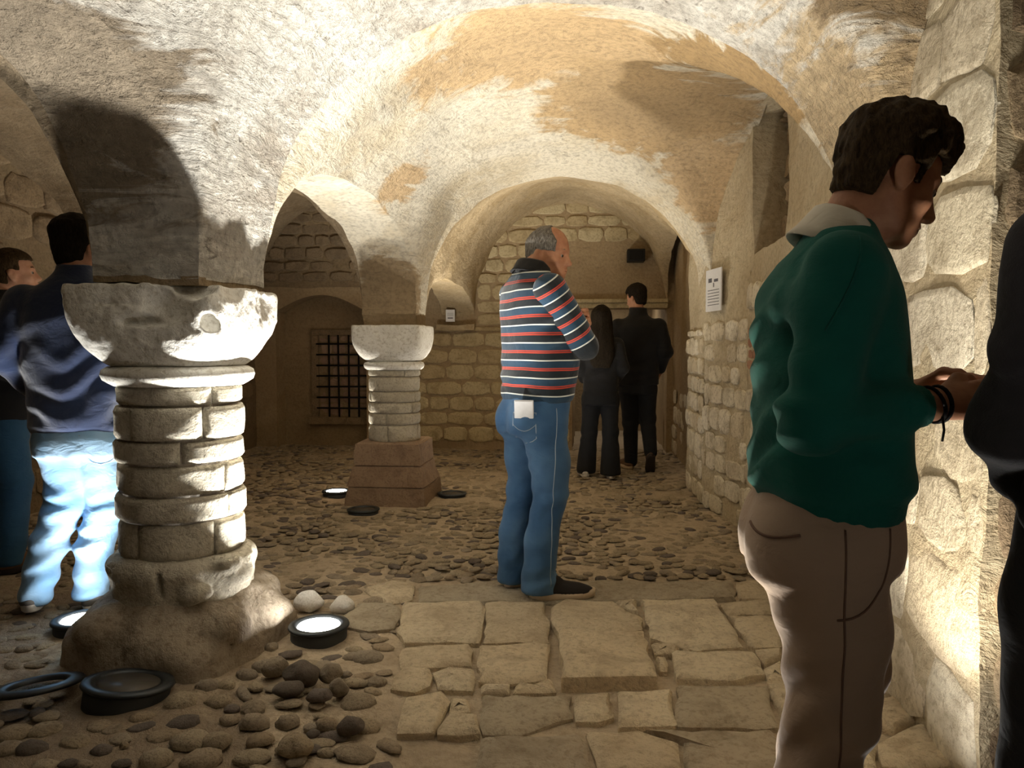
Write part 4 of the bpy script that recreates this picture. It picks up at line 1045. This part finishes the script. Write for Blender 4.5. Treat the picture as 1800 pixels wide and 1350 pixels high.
hand(v, wrL + np.array((.010, -.005, .006)), basis((.86, -.45, .05), (.35, .9, .25)), (30, 40, 30), 2, True, .012)
bo = v.mesh('body', M['skin_warm'], g)
eyes(g, HO, HM); brows(g, HO, HM, M['hair_brown'])
def gh(L):
    x, y, z = L[:, 0], L[:, 1], L[:, 2]
    front = np.where(x > .035, .052 - z, -1); side = np.where((x > -.035) & (x <= .045), (.012 + .5 * np.maximum(x - .01, 0)) - z, -1)
    back = np.where(x <= -.035, -.072 - z, -1) ; burn = np.where((x > .018) & (x < .036) & (z > -.02), -1, side)
    front = np.maximum(front, x - .106 + .12 * np.abs(y))
    return np.maximum(np.maximum(front, np.where(x > .018, np.maximum(front, burn), side)), back)
def gt(L):
    x, z = L[:, 0], L[:, 2]; top = np.clip((z - .03) / .06, 0, 1)
    return .003 + .016 * top * (1 + .1 * np.clip(x / .08, -.6, 1)) + .005 * np.clip((z + .02) / .05, 0, 1)
hair('hair', g, M['hair_brown'], HO, HM, .0042, gh, gt, .175, .009, 48, lambda v: v.ell((.036, 0, .096), (.042, .054, .020), rot('Y', 20), .02))
# sweater
v = Vol((-.36, -.40, .80), (.36, .40, 1.52), .0075)
v.loft([(.865, .0, 0, .135, .175), (.90, -.002, 0, .143, .185), (.925, -.004, 0, .160, .198), (.98, -.004, 0, .152, .195), (1.10, -.004, 0, .146, .195), (1.22, -.012, 0, .144, .20), (1.31, -.014, 0, .132, .20), (1.38, -.004, 0, .100, .172), (1.43, .008, 0, .074, .11), (1.46, .014, 0, .062, .072)], .02, 2.3)
aR = [(-.022, -.185, 1.345), elbR + np.array((0, .0, -.005)), wrR + (elbR - wrR) * .26]; aL = [(-.022, .185, 1.345), elbL, wrL + (elbL - wrL) * .12]
v.chain(aR, [.070, .056, .042], .03); v.chain(aL, [.070, .058, .042], .03)
v.warp(folds([(-.10, -.20, 1.10), (-.13, -.08, .98), (-.14, 0, 1.2), (-.02, -.25, 1.02), (-.12, .1, 1.0)], .009, 62, .085, 3))
v.warp(folds([(-.12, -.16, 1.28), (-.1, -.19, 1.2)], .007, 70, .06, 4, 0))
sw = v.mesh('sweater', M['sweater'], g)
v = Vol((-.25, -.25, .82), (.25, .25, .92), .006)
v.loft([(.858, 0, 0, .136, .176), (.87, 0, 0, .140, .180), (.905, -.002, 0, .144, .186), (.915, -.002, 0, .142, .184)], .01, 2.3); v.warp(lambda P: np.sin(np.arctan2(P[:, 1], P[:, 0]) * 150) * .0012 + vnoise(P * 9, 3) * .003)
v.mesh('waistband', M['sweater'], g)
seam('sleeve_seam', sw, [(-.05 + .06 * math.cos(t) - .02, -.6, 1.40 - .17 * t / 1.6) for t in np.linspace(0, 1.6, 12)], (0, 1, 0), .0022, M['sweater'], g)
for w, e_, nm in ((wrR, elbR, 'cuff'), (wrL, elbL, 'cuff')):
    d = (e_ - w) / np.linalg.norm(e_ - w); v = Vol(w - .11, w + .13, .0055); v.cap(w + d * .04, w + d * .10, .040, .045, .004); v.clip(lambda P, w=w, d=d: .034 - (P - w) @ d); v.clip(lambda P, w=w, d=d: (P - w) @ d - .10); v.mesh(nm, M['sweater'], g)
d = (elbR - wrR) / np.linalg.norm(elbR - wrR); B = basis(d, (0, 0, 1))
tube('bracelet', ring_pts(wrR - d * .002, .033, B), .0042, M['cord'], g); tube('bracelet', ring_pts(wrR + d * .014, .0345, B @ rot('Y', 10)), .0036, M['cord'], g)
tube('bracelet_tail', [wrR + np.array((-.004, -.036, -.02)), wrR + np.array((-.002, -.040, -.045)), wrR + np.array((-.004, -.038, -.066))], .0022, M['cord'], g, 6)
# collar: band standing round the neck, turned down, points at the front
def collar(parent, mat, base, rx, ry, h, drop, tilt, name='collar'):
    n = 44; V = []; F = []; Mt = rot('Y', tilt); base = np.array(base)
    prof = [(-.004, -.006), (.0, h), (.009, h + .004), (.018, h - .004), (.030, -drop * .5), (.040, -drop), (.036, -drop - .002), (.022, -drop * .5), (.012, h - .012), (.004, -.004)]
    for i in range(n + 1):
        a = R(14) + (2 * math.pi - R(28)) * i / n; f = max(0, math.cos(a)); c, s = math.cos(a), math.sin(a)
        for (o, z) in prof:
            zz = z if z > 0 else z * (1 + 2.6 * f ** 3); oo = o * (1 + .2 * f)
            V.append(Mt @ np.array(((rx + oo) * c, (ry + oo) * s, zz - .03 * f)) + base)
    m = len(prof)
    for i in range(n):
        for j in range(m): F.append((i * m + j, (i + 1) * m + j, (i + 1) * m + (j + 1) % m, i * m + (j + 1) % m))
    return mesh_np(name, V, F, mat, parent)
collar(g, M['collar'], (.020, 0, 1.434), .062, .072, .028, .050, 29)
# trousers
v = Vol((-.32, -.30, -.02), (.30, .30, .93), .0085)
v.loft([(.76, -.012, 0, .150, .178), (.80, -.012, 0, .154, .182), (.86, -.008, 0, .146, .178), (.91, -.004, 0, .135, .172)], .02, 2.3)
v.chain([(-.015, -.085, .80), (-.006, -.088, .64), (-.008, -.094, .48), (-.035, -.10, .34), (-.05, -.10, .10)], [.108, .102, .086, .078, .066], .03)
v.chain([(.010, .085, .80), (.045, .085, .64), (.065, .085, .50), (.0, .09, .30), (-.035, .09, .10)], [.108, .098, .084, .072, .064], .03)
v.ell((-.085, -.08, .79), (.075, .085, .10), None, .06); v.ell((-.085, .08, .79), (.075, .085, .10), None, .06)
v.warp(folds([(-.09, -.09, .68), (-.07, -.10, .50), (-.06, -.10, .38), (0, -.12, .42), (-.10, -.08, .58)], .0032, 58, .085, 6)); v.warp(folds([(-.05, -.1, .28), (0, -.1, .2)], .0035, 50, .09, 7))
tr = v.mesh('trousers', M['chino'], g)
seam('side_seam', tr, [(-.012, -.6, z_) for z_ in np.linspace(.86, .12, 40)], (0, 1, 0), .0022, M['chino_seam'], g)
seam('pocket_seam', tr, [(.075 - .10 * t ** 2.2, -.6, .86 - .17 * math.sin(t * 1.5)) for t in np.linspace(0, 1, 16)], (0, 1, 0), .0022, M['chino_seam'], g)
seam('back_pocket', tr, [(-.11 - .42 + .7 * a, -.10 - .42 - .7 * a, .846 - .012 * math.sin((a + .06) * 24)) for a in np.linspace(-.06, .07, 12)], (.7, .7, 0), .003, M['chino_seam'], g)
for yy, xx in ((-.10, -.085), (.09, -.07)): shoe(g, (xx - .01, yy, 0), 5 if yy > 0 else -6, M['shoe_brown'], M['sole_cream'])

# ---- man in striped sweater
s_ = thing('person', 'man in a navy sweater with red and white stripes and blue jeans with crossed arms', 'person', (-.235, 3.74, 0), R(31))
HO = np.array((.055, -.016, 1.66)); HM = rot('Z', -52) @ rot('Y', 9)
v = Vol((-.30, -.36, 1.05), (.36, .36, 1.90), .0065)
head_vol(v, HO, HM, 1.04)
v.chain([(.02, 0, 1.63), (-.02, 0, 1.54), (-.03, 0, 1.46)], [.066, .070, .080], .03)
eR, eL = np.array((.140, -.205, 1.215)), np.array((.150, .205, 1.20)); wR_, wL_ = np.array((.185, .06, 1.285)), np.array((.200, -.06, 1.325))
v.chain([(-.03, 0, 1.45), (-.02, 0, 1.1)], [.09, .09]); v.chain([(-.03, -.14, 1.47), eR, wR_], [.045, .04, .03]); v.chain([(-.03, .14, 1.47), eL, wL_], [.045, .04, .03])
hand(v, wR_, basis((-.1, .97, .10), (.95, .1, .2)), (22, 30, 22), 3, False); hand(v, wL_, basis((-.05, -.93, .22), (.95, -.1, .2)), (22, 30, 22), 3, True)
v.mesh('body', M['skin_warm'], s_); eyes(s_, HO, HM); brows(s_, HO, HM, M['hair_grey'])
def sh_(L):
    x, y, z = L[:, 0], L[:, 1], L[:, 2]
    return np.maximum(np.where(x > .0, np.maximum(x - (.058 - .9 * np.maximum(z - .06, 0)), .008 - z), -1), np.maximum(np.where(x < -.03, -.068 - z, -1), np.where((x >= -.03) & (x <= .0), .004 - z, -1)))
hair('hair', s_, M['hair_grey'], HO, HM, .005, sh_, lambda L: .004 + .007 * np.clip((.09 - L[:, 2]) / .05, .25, 1), .16, .003, 70)
v = Vol((-.34, -.36, .88), (.36, .36, 1.68), .008)
v.loft([(.945, .0, 0, .150, .190), (.965, .0, 0, .158, .198), (1.05, .010, 0, .172, .206), (1.15, .014, 0, .175, .208), (1.28, .002, 0, .165, .212), (1.40, -.020, 0, .148, .215), (1.49, -.032, 0, .122, .195), (1.545, -.035, 0, .092, .135), (1.59, -.026, 0, .076, .082)], .02, 2.25)
v.warp(folds([(-.13, -.1, 1.0), (-.1, .1, 1.0), (.05, -.18, 1.02), (-.14, 0, 1.1), (.0, -.2, 1.28)], .007, 48, .09, 8))
to = v.mesh('sweater', M['striped'], s_, lambda V: V[:, 2] - .10 * V[:, 0] * (V[:, 2] - .9) + fbm(V * 5, 9, 2) * .006)
for ch, nm in (([(-.030, -.185, 1.465), eR, wR_ + (eR - wR_) * .1], 'sleeve'), ([(-.030, .185, 1.465), eL, wL_ + (eL - wL_) * .1], 'sleeve')):
    v = Vol((-.20, -.36, 1.05), (.36, .36, 1.58), .008); v.chain(ch, [.082, .066, .046], .02); v.warp(folds([ch[1]], .008, 60, .07, 9))
    a, b, c = [np.array(q) for q in ch]; L1 = np.linalg.norm(b - a); L2 = np.linalg.norm(c - b)
    def par(V, a=a, b=b, c=c, L1=L1, L2=L2):
        t1 = np.clip((V - a) @ (b - a) / L1, -.2, L1); t2 = np.clip((V - b) @ (c - b) / L2, 0, L2)
        d1 = np.linalg.norm(V - a - np.outer(np.clip(t1, 0, L1), (b - a) / L1), axis=1); d2 = np.linalg.norm(V - b - np.outer(t2, (c - b) / L2), axis=1)
        return np.where(d1 < d2, t1, L1 + t2) + .03
    v.mesh(nm, M['striped'], s_, par)
collar(s_, M['black_cloth'], (-.022, 0, 1.578), .070, .074, .032, .030, 14)
v = Vol((-.34, -.34, 0), (.32, .32, 1.02), .009)
v.loft([(.80, -.025, 0, .150, .180), (.88, -.020, 0, .155, .185), (.95, -.005, 0, .150, .182), (.985, .0, 0, .146, .180)], .02, 2.3)
v.chain([(-.02, -.090, .85), (.015, -.095, .66), (.020, -.10, .50), (-.03, -.10, .28), (-.045, -.10, .06)], [.108, .096, .084, .078, .086], .03)
v.chain([(-.03, .090, .85), (-.025, .095, .66), (-.02, .10, .50), (-.07, .10, .28), (-.085, .10, .06)], [.108, .094, .082, .076, .082], .03)
v.ell((-.11, -.08, .85), (.07, .08, .09), None, .04); v.ell((-.11, .08, .85), (.07, .08, .09), None, .04)
v.warp(folds([(-.02, -.1, .48), (-.04, .1, .48), (-.09, -.08, .76), (-.02, -.1, .12), (-.07, .1, .12)], .008, 55, .08, 10)); v.clip(lambda P: .035 - P[:, 2])
je = v.mesh('jeans', M['jeans'], s_)
seam('side_seam', je, [(.0 - .03 * (.9 - z_), -.6, z_) for z_ in np.linspace(.92, .08, 40)], (0, 1, 0), .0022, M['stitch'], s_)
def bp(a, z): return (-.11 - .5 * .64 + .77 * a, -.11 - .5 * .77 - .64 * a, z)
seam('back_pocket', je, [bp(a - .06, b) for a, b in ((0, .90), (0, .84), (0, .78), (.02, .765), (.055, .755), (.09, .765), (.11, .78), (.11, .84), (.11, .90), (.055, .90), (0, .90))], (.64, .77, 0), .0022, M['stitch'], s_)
seam('pocket_stitch', je, [bp(-.06 + .11 * t, .845 - .03 * math.sin(t * math.pi)) for t in np.linspace(0, 1, 9)], (.64, .77, 0), .0016, M['stitch'], s_)
for xx, yy, ya in ((-.085, -.10, -22), (-.125, .10, 4)): shoe(s_, (xx, yy, 0), ya, M['shoe_dark'], M['sole_cream'], .305)
t = thing('folded_paper', 'white card sticking out of the back pocket of the striped sweater man', 'paper', (0, 0, 0))
bm = bmesh.new(); bm_box(bm, (-.004, -.046, -.04), (.004, .046, .045), .003); bm_box(bm, (-.0065, -.044, -.04), (-.0045, .044, .040), .001)
o = from_bm('card', bm, M['paper'], t); lp, ln = on_surface(je, bp(-.005, .92), (.64, .77, 0))
t.matrix_world = s_.matrix_basis @ Matrix.Translation((lp.x - .012 * .64, lp.y - .012 * .77, .915)) @ Matrix.Rotation(R(50), 4, 'Z') @ Matrix.Rotation(R(-4), 4, 'Y')

# ---- man in navy fleece, walking away beside the near column
n_ = thing('person', 'man in a navy fleece and pale jeans seen from behind at the near column', 'person', (-2.31, 3.31, 0), R(105)); n_.scale = (1.02, 1.02, 1.02)
HO = np.array((.025, 0, 1.625)); HM = rot('Z', -28) @ rot('Y', 4)
v = Vol((-.25, -.40, .85), (.30, .42, 1.85), .008)
head_vol(v, HO, HM, 1.02); v.chain([(.0, 0, 1.56), (-.02, 0, 1.48), (-.03, 0, 1.35)], [.060, .066, .08], .03)
nR, nL = np.array((-.06, -.255, 1.16)), np.array((-.07, .29, 1.16)); qR, qL = np.array((.12, -.24, .99)), np.array((.10, .21, .97))
v.chain([(-.03, 0, 1.35), (-.02, 0, 1.0)], [.09, .09]); v.chain([(-.03, -.15, 1.4), nR, qR], [.045, .04, .03]); v.chain([(-.03, .15, 1.4), nL, qL], [.045, .04, .03])
hand(v, qR, basis((.75, .3, -.55), (0, -.9, -.3)), (20, 25, 20), 3, False, 0, .006); hand(v, qL, basis((.75, -.3, -.55), (0, .9, -.3)), (20, 25, 20), 3, True, 0, .006)
v.mesh('body', M['skin'], n_); eyes(n_, HO, HM)
def nh(L):
    x, z = L[:, 0], L[:, 2]; return np.maximum(np.where(x > .035, .055 - z, -1), np.maximum(np.where(x < -.03, -.085 - z, -1), np.where((x >= -.03) & (x <= .035), .0 - z, -1)))
hair('hair', n_, M['hair_dark'], HO, HM, .006, nh, lambda L: .008 + .018 * np.clip((L[:, 2] - .02) / .06, 0, 1), .17, .005, 50)
v = Vol((-.36, -.40, .74), (.34, .42, 1.58), .009)
v.loft([(.80, .0, 0, .150, .195), (.83, -.002, 0, .162, .205), (.95, -.004, 0, .158, .208), (1.10, -.01, 0, .158, .222), (1.25, -.02, 0, .155, .232), (1.36, -.028, 0, .138, .228), (1.42, -.03, 0, .112, .19), (1.47, -.03, 0, .085, .12), (1.51, -.022, 0, .070, .08), (1.545, -.012, 0, .066, .072)], .02, 2.25)
v.chain([(-.028, -.20, 1.375), nR, qR + (nR - qR) * .12], [.082, .068, .05], .03); v.chain([(-.028, .20, 1.375), nL, qL + (nL - qL) * .12], [.082, .068, .05], .03)
v.warp(folds([(-.1, .2, 1.1), (-.12, .05, .95), (-.14, 0, 1.2), (-.1, -.15, 1.0), (-.05, .27, 1.15)], .009, 45, .10, 12)); v.mesh('fleece', M['navy'], n_)
v = Vol((-.32, -.36, 0), (.34, .34, .90), .009)
v.loft([(.70, -.02, 0, .148, .180), (.78, -.015, 0, .150, .185), (.86, -.0, 0, .142, .180)], .02, 2.3)
v.chain([(-.01, -.095, .76), (.0, -.105, .60), (.01, -.105, .48), (-.03, -.055, .28), (-.03, -.035, .07)], [.104, .092, .082, .074, .076], .03)
v.chain([(-.01, .09, .76), (.02, .065, .60), (.0, .075, .48), (-.06, .125, .30), (-.09, .165, .11)], [.104, .090, .080, .072, .072], .03)
v.warp(folds([(-.05, -.1, .48), (-.06, .08, .48), (-.08, -.05, .3), (-.1, .12, .28), (-.1, -.04, .12), (-.1, .15, .15)], .009, 60, .075, 14)); v.clip(lambda P: .05 - P[:, 2])
je2 = v.mesh('jeans', M['jeans_pale'], n_)
seam('back_pocket', je2, [(-.6, -.05 - a, b) for a, b in ((0, .80), (0, .70), (.03, .675), (.065, .665), (.10, .675), (.125, .70), (.125, .80))], (1, 0, 0), .0025, M['stitch'], n_)
shoe(n_, (-.09, -.035, .0), -28, M['shoe_grey'], M['sole_white']); shoe(n_, (-.155, .165, .035), 18, M['shoe_grey'], M['sole_white'], .29, 9)

# ---- man at the left edge
p = on_floor(8, 1000); a_ = thing('person', 'man in a black jacket and dark jeans at the left edge looking right', 'person', (p[0], p[1], 0), R(50))
HO = np.array((.085, -.01, 1.605)); HM = rot('Z', -14) @ rot('Y', -7)
v = Vol((-.25, -.38, .85), (.30, .38, 1.80), .009)
head_vol(v, HO, HM, 1.02); v.chain([(.05, 0, 1.55), (.0, 0, 1.45), (-.02, 0, 1.35)], [.060, .066, .08], .03)
wr = [(.14, -.2, .98), (.14, .2, .98)]
for s2, w in ((-1, wr[0]), (1, wr[1])): v.chain([(-.02, s2 * .14, 1.38), (-.03, s2 * .25, 1.13), w], [.045, .04, .03])
v.chain([(-.02, 0, 1.35), (-.02, 0, 1.0)], [.09, .09]); hand(v, wr[0], basis((.8, .3, -.5), (0, -.9, -.3)), (20, 25, 20), 3, False, 0, .006); hand(v, wr[1], basis((.8, -.3, -.5), (0, .9, -.3)), (20, 25, 20), 3, True, 0, .006)
v.mesh('body', M['skin'], a_); eyes(a_, HO, HM); brows(a_, HO, HM, M['hair_brown'])
def ah(L):
    x, z = L[:, 0], L[:, 2]; return np.maximum(np.where(x > .03, .062 - z, -1), np.maximum(np.where(x < -.03, -.06 - z, -1), np.where((x >= -.03) & (x <= .03), .006 - z, -1)))
hair('hair', a_, M['hair_brown'], HO, HM, .006, ah, lambda L: .004 + .008 * np.clip((L[:, 2] - .02) / .06, 0, 1), .16, .003, 60)
v = Vol((-.34, -.36, .76), (.32, .36, 1.55), .010)
v.loft([(.82, .0, 0, .15, .195), (.95, .0, 0, .155, .205), (1.10, -.005, 0, .155, .218), (1.25, -.012, 0, .150, .225), (1.36, -.018, 0, .135, .215), (1.43, -.015, 0, .105, .16), (1.48, .005, 0, .075, .09), (1.51, .02, 0, .066, .072)], .02, 2.25)
for s2, w in ((-1, wr[0]), (1, wr[1])): v.chain([(-.02, s2 * .19, 1.37), (-.03, s2 * .25, 1.13), np.array(w) * .9 + np.array((-.03, s2 * .25, 1.13)) * .1], [.080, .065, .05], .03)
v.warp(folds([(0, -.2, 1.1), (-.05, 0, .95)], .008, 45, .1, 15)); v.mesh('jacket', M['black_cloth'], a_)
v = Vol((-.30, -.30, 0), (.32, .30, .92), .010)
v.loft([(.72, -.015, 0, .145, .175), (.80, -.01, 0, .148, .18), (.88, 0, 0, .14, .175)], .02, 2.3)
v.chain([(.0, -.09, .78), (.04, -.10, .48), (.0, -.10, .06)], [.104, .084, .076], .03); v.chain([(.0, .09, .78), (-.02, .10, .48), (-.10, .10, .06)], [.104, .082, .074], .03)
v.warp(folds([(0, -.1, .48), (-.03, .1, .48), (0, -.1, .15)], .008, 55, .08, 16)); v.clip(lambda P: .045 - P[:, 2]); v.mesh('jeans', M['jeans_dark'], a_)
shoe(a_, (-.06, -.10, 0), -8, M['shoe_brown'], M['sole_dark']); shoe(a_, (-.15, .10, 0), 8, M['shoe_brown'], M['sole_dark'])

# ---- couple at the back
p = on_floor(1055, 838); w_ = thing('person', 'woman with long dark hair in black seen from behind at the back', 'person', (p[0], p[1], 0), R(92))
HO = np.array((.0, 0, 1.465)); HM = rot('Y', 4)
v = Vol((-.25, -.36, .75), (.28, .36, 1.66), .010); head_vol(v, HO, HM, .95); v.chain([(-.02, 0, 1.40), (-.03, 0, 1.2), (-.02, 0, .95)], [.052, .075, .08], .03)
for s2 in (-1, 1):
    v.chain([(-.02, s2 * .12, 1.24), (-.04, s2 * .205, 1.02), (.11, s2 * .15, .90)], [.04, .035, .026]); hand(v, (.11, s2 * .15, .90), basis((.8, -s2 * .5, -.1), (0, s2 * .9, .3)), (25, 30, 25), 3, s2 > 0, 0, .006, 1)
v.mesh('body', M['skin'], w_); eyes(w_, HO, HM)
v = Vol((-.25, -.22, .95), (.16, .22, 1.64), .009); v.ell((-.018, 0, 1.50), (.108, .092, .105), None, .02); v.loft([(1.02, -.135, 0, .03, .08), (1.10, -.125, 0, .05, .112), (1.22, -.105, 0, .06, .118), (1.36, -.07, 0, .075, .108), (1.48, -.035, 0, .085, .095), (1.53, -.03, 0, .07, .08)], .03)
v.clip(lambda P: np.where(P[:, 2] < 1.535, P[:, 0] - .035, -1)); v.warp(lambda P: fbm(P * np.array([40, 40, 5]), 3, 2) * .005); v.mesh('hair', M['hair_dark'], w_)
v = Vol((-.30, -.32, .70), (.26, .32, 1.42), .010)
v.loft([(.80, -.0, 0, .130, .165), (.90, 0, 0, .128, .160), (1.02, -.005, 0, .120, .162), (1.14, -.015, 0, .122, .175), (1.24, -.02, 0, .105, .165), (1.30, -.02, 0, .078, .11), (1.35, -.018, 0, .058, .06)], .02, 2.25)
for s2 in (-1, 1): v.chain([(-.02, s2 * .15, 1.235), (-.04, s2 * .205, 1.02), (.10, s2 * .16, .91)], [.064, .054, .042], .03)
v.warp(folds([(-.1, 0, 1.0)], .006, 45, .1, 18)); v.mesh('jacket', M['black_cloth'], w_)
v = Vol((-.30, -.28, 0), (.26, .28, .88), .010); v.loft([(.68, -.015, 0, .13, .165), (.76, -.012, 0, .132, .168), (.84, 0, 0, .122, .155)], .02, 2.2)
v.chain([(-.01, -.085, .72), (-.01, -.09, .44), (-.06, -.09, .05)], [.092, .070, .096], .03); v.chain([(-.01, .085, .72), (.02, .10, .44), (.02, .13, .07)], [.092, .070, .092], .03)
v.warp(folds([(0, -.1, .4), (0, .1, .4)], .006, 45, .1, 19)); v.clip(lambda P: .03 - P[:, 2]); v.mesh('trousers', M['black_trouser'], w_)
shoe(w_, (-.13, -.09, 0), -5, M['shoe_white'], M['sole_white'], .25); shoe(w_, (-.06, .13, .0), 12, M['shoe_white'], M['sole_white'], .25)
p = on_floor(1120, 825); m_ = thing('person', 'man in a short black coat beside the long haired woman, heel raised', 'person', (p[0], p[1], 0), R(88))
HO = np.array((.06, .02, 1.70)); HM = rot('Z', 50) @ rot('Y', 12)
v = Vol((-.25, -.40, .80), (.30, .40, 1.88), .010); head_vol(v, HO, HM, .98); v.chain([(.04, .01, 1.64), (.0, 0, 1.52), (-.02, 0, 1.40)], [.056, .064, .08], .03)
for s2 in (-1, 1):
    v.chain([(-.02, s2 * .15, 1.42), (-.06, s2 * .255, 1.17), (.06, s2 * .22, .98)], [.045, .04, .03]); hand(v, (.06, s2 * .22, .98), basis((.6, -s2 * .2, -.75), (0, s2 * .95, -.2)), (20, 25, 20), 3, s2 > 0, 0, .006)
v.chain([(-.02, 0, 1.40), (-.02, 0, 1.0)], [.09, .09]); v.mesh('body', M['skin'], m_); eyes(m_, HO, HM); brows(m_, HO, HM, M['hair_dark'])
hair('hair', m_, M['hair_dark'], HO, HM, .007, nh, lambda L: .007 + .012 * np.clip((L[:, 2] - .02) / .06, 0, 1), .16, .003, 50)
v = Vol((-.34, -.38, .78), (.30, .38, 1.66), .010)
v.loft([(.84, .0, 0, .150, .205), (.98, 0, 0, .152, .205), (1.12, -.005, 0, .152, .21), (1.28, -.015, 0, .152, .228), (1.40, -.02, 0, .138, .222), (1.47, -.015, 0, .11, .17), (1.52, .0, 0, .085, .10), (1.60, .03, 0, .082, .088)], .02, 2.25)
for s2 in (-1, 1): v.chain([(-.02, s2 * .195, 1.41), (-.06, s2 * .26, 1.17), (.06, s2 * .225, 1.0)], [.082, .07, .055], .03)
v.warp(folds([(-.1, 0, 1.0), (-.05, -.25, 1.15)], .007, 45, .1, 21)); v.mesh('coat', M['black_cloth'], m_)
v = Vol((-.50, -.28, 0), (.30, .28, .96), .010); v.loft([(.76, -.015, 0, .13, .165), (.84, -.01, 0, .135, .17), (.92, 0, 0, .13, .165)], .02, 2.2)
v.chain([(.0, .09, .80), (.05, .07, .48), (.03, .06, .08)], [.098, .076, .064], .03); v.chain([(-.01, -.09, .80), (.02, -.10, .50), (-.20, -.12, .20)], [.098, .078, .062], .03)
v.warp(folds([(0, -.1, .45), (0, .1, .45)], .006, 50, .08, 22)); v.mesh('trousers', M['black_trouser'], m_)
shoe(m_, (-.02, .06, 0), 20, M['shoe_brown'], M['sole_cream'], .28); shoe(m_, (-.285, -.12, .17), 0, M['shoe_brown'], M['sole_dark'], .28, 52)

# ---- person in charcoal coat at the right edge
c_ = thing('person', 'person in a charcoal coat and black trousers cut off by the right edge', 'person', (.915, 1.20, 0), R(57))
HO = np.array((.05, -.02, 1.62)); HM = rot('Z', -20) @ rot('Y', 12)
v = Vol((-.25, -.38, .85), (.30, .38, 1.80), .009); head_vol(v, HO, HM, 1.0); v.chain([(.02, 0, 1.56), (-.01, 0, 1.46), (-.02, 0, 1.35)], [.058, .066, .08], .03)
eC = [np.array((.04, -.24, 1.08)), np.array((.0, .240, 1.05))]; wC = [np.array((.20, -.10, 1.15)), np.array((.13, .205, .945))]
for i, s2 in ((0, -1), (1, 1)): v.chain([(-.02, s2 * .14, 1.38), eC[i], wC[i]], [.045, .04, .03])
v.chain([(-.02, 0, 1.35), (-.02, 0, 1.0)], [.09, .09]); hand(v, wC[0], basis((.8, .4, .1), (0, -.9, .3)), (30, 35, 25), 3, False, 0, .006); hand(v, wC[1], basis((.7, -.2, -.6), (0, .9, -.2)), (25, 30, 25), 3, True, 0, .006)
v.mesh('body', M['skin'], c_); eyes(c_, HO, HM); hair('hair', c_, M['hair_dark'], HO, HM, .007, nh, lambda L: .007 + .015 * np.clip((L[:, 2] - .02) / .06, 0, 1), .17, .004, 50)
v = Vol((-.34, -.38, .80), (.34, .40, 1.54), .008)
v.loft([(.875, .0, 0, .165, .220), (.93, 0, 0, .168, .228), (1.08, -.0, 0, .156, .205), (1.22, -.01, 0, .152, .215), (1.34, -.015, 0, .138, .215), (1.41, -.015, 0, .108, .165), (1.46, .0, 0, .080, .095), (1.50, .012, 0, .070, .075)], .02, 2.25)
for i, s2 in ((0, -1), (1, 1)): v.chain([(-.018, s2 * .19, 1.355), eC[i], wC[i] * .9 + eC[i] * .1], [.080, .070, .055], .03)
v.warp(folds([(-.08, .2, 1.1), (-.1, .1, .95), (0, .24, .98)], .010, 42, .1, 24)); v.warp(lambda P: vnoise(P * 18, 25) * .004); v.mesh('coat', M['coat'], c_)
v = Vol((-.30, -.30, 0), (.30, .34, 1.10), .010); v.loft([(.74, -.015, 0, .135, .175), (.82, -.01, 0, .14, .18), (.90, 0, 0, .135, .175)], .02, 2.3)
for s2, q in ((-1, 0), (1, .065)): v.chain([(.0, s2 * .085 + q * .9, .96), (.0, s2 * .09 + q, .78), (.015, s2 * .095 + q, .48), (-.01, s2 * .095 + q, .06)], [.100, .108, .096, .090], .03)
v.warp(folds([(0, .1, .45)], .006, 50, .1, 26)); v.clip(lambda P: .04 - P[:, 2]); v.mesh('trousers', M['black_trouser'], c_)
for s2 in (-1, 1): shoe(c_, (-.07, s2 * .095 + (.065 if s2 > 0 else 0), 0), s2 * 6, M['shoe_dark'], M['sole_dark'])
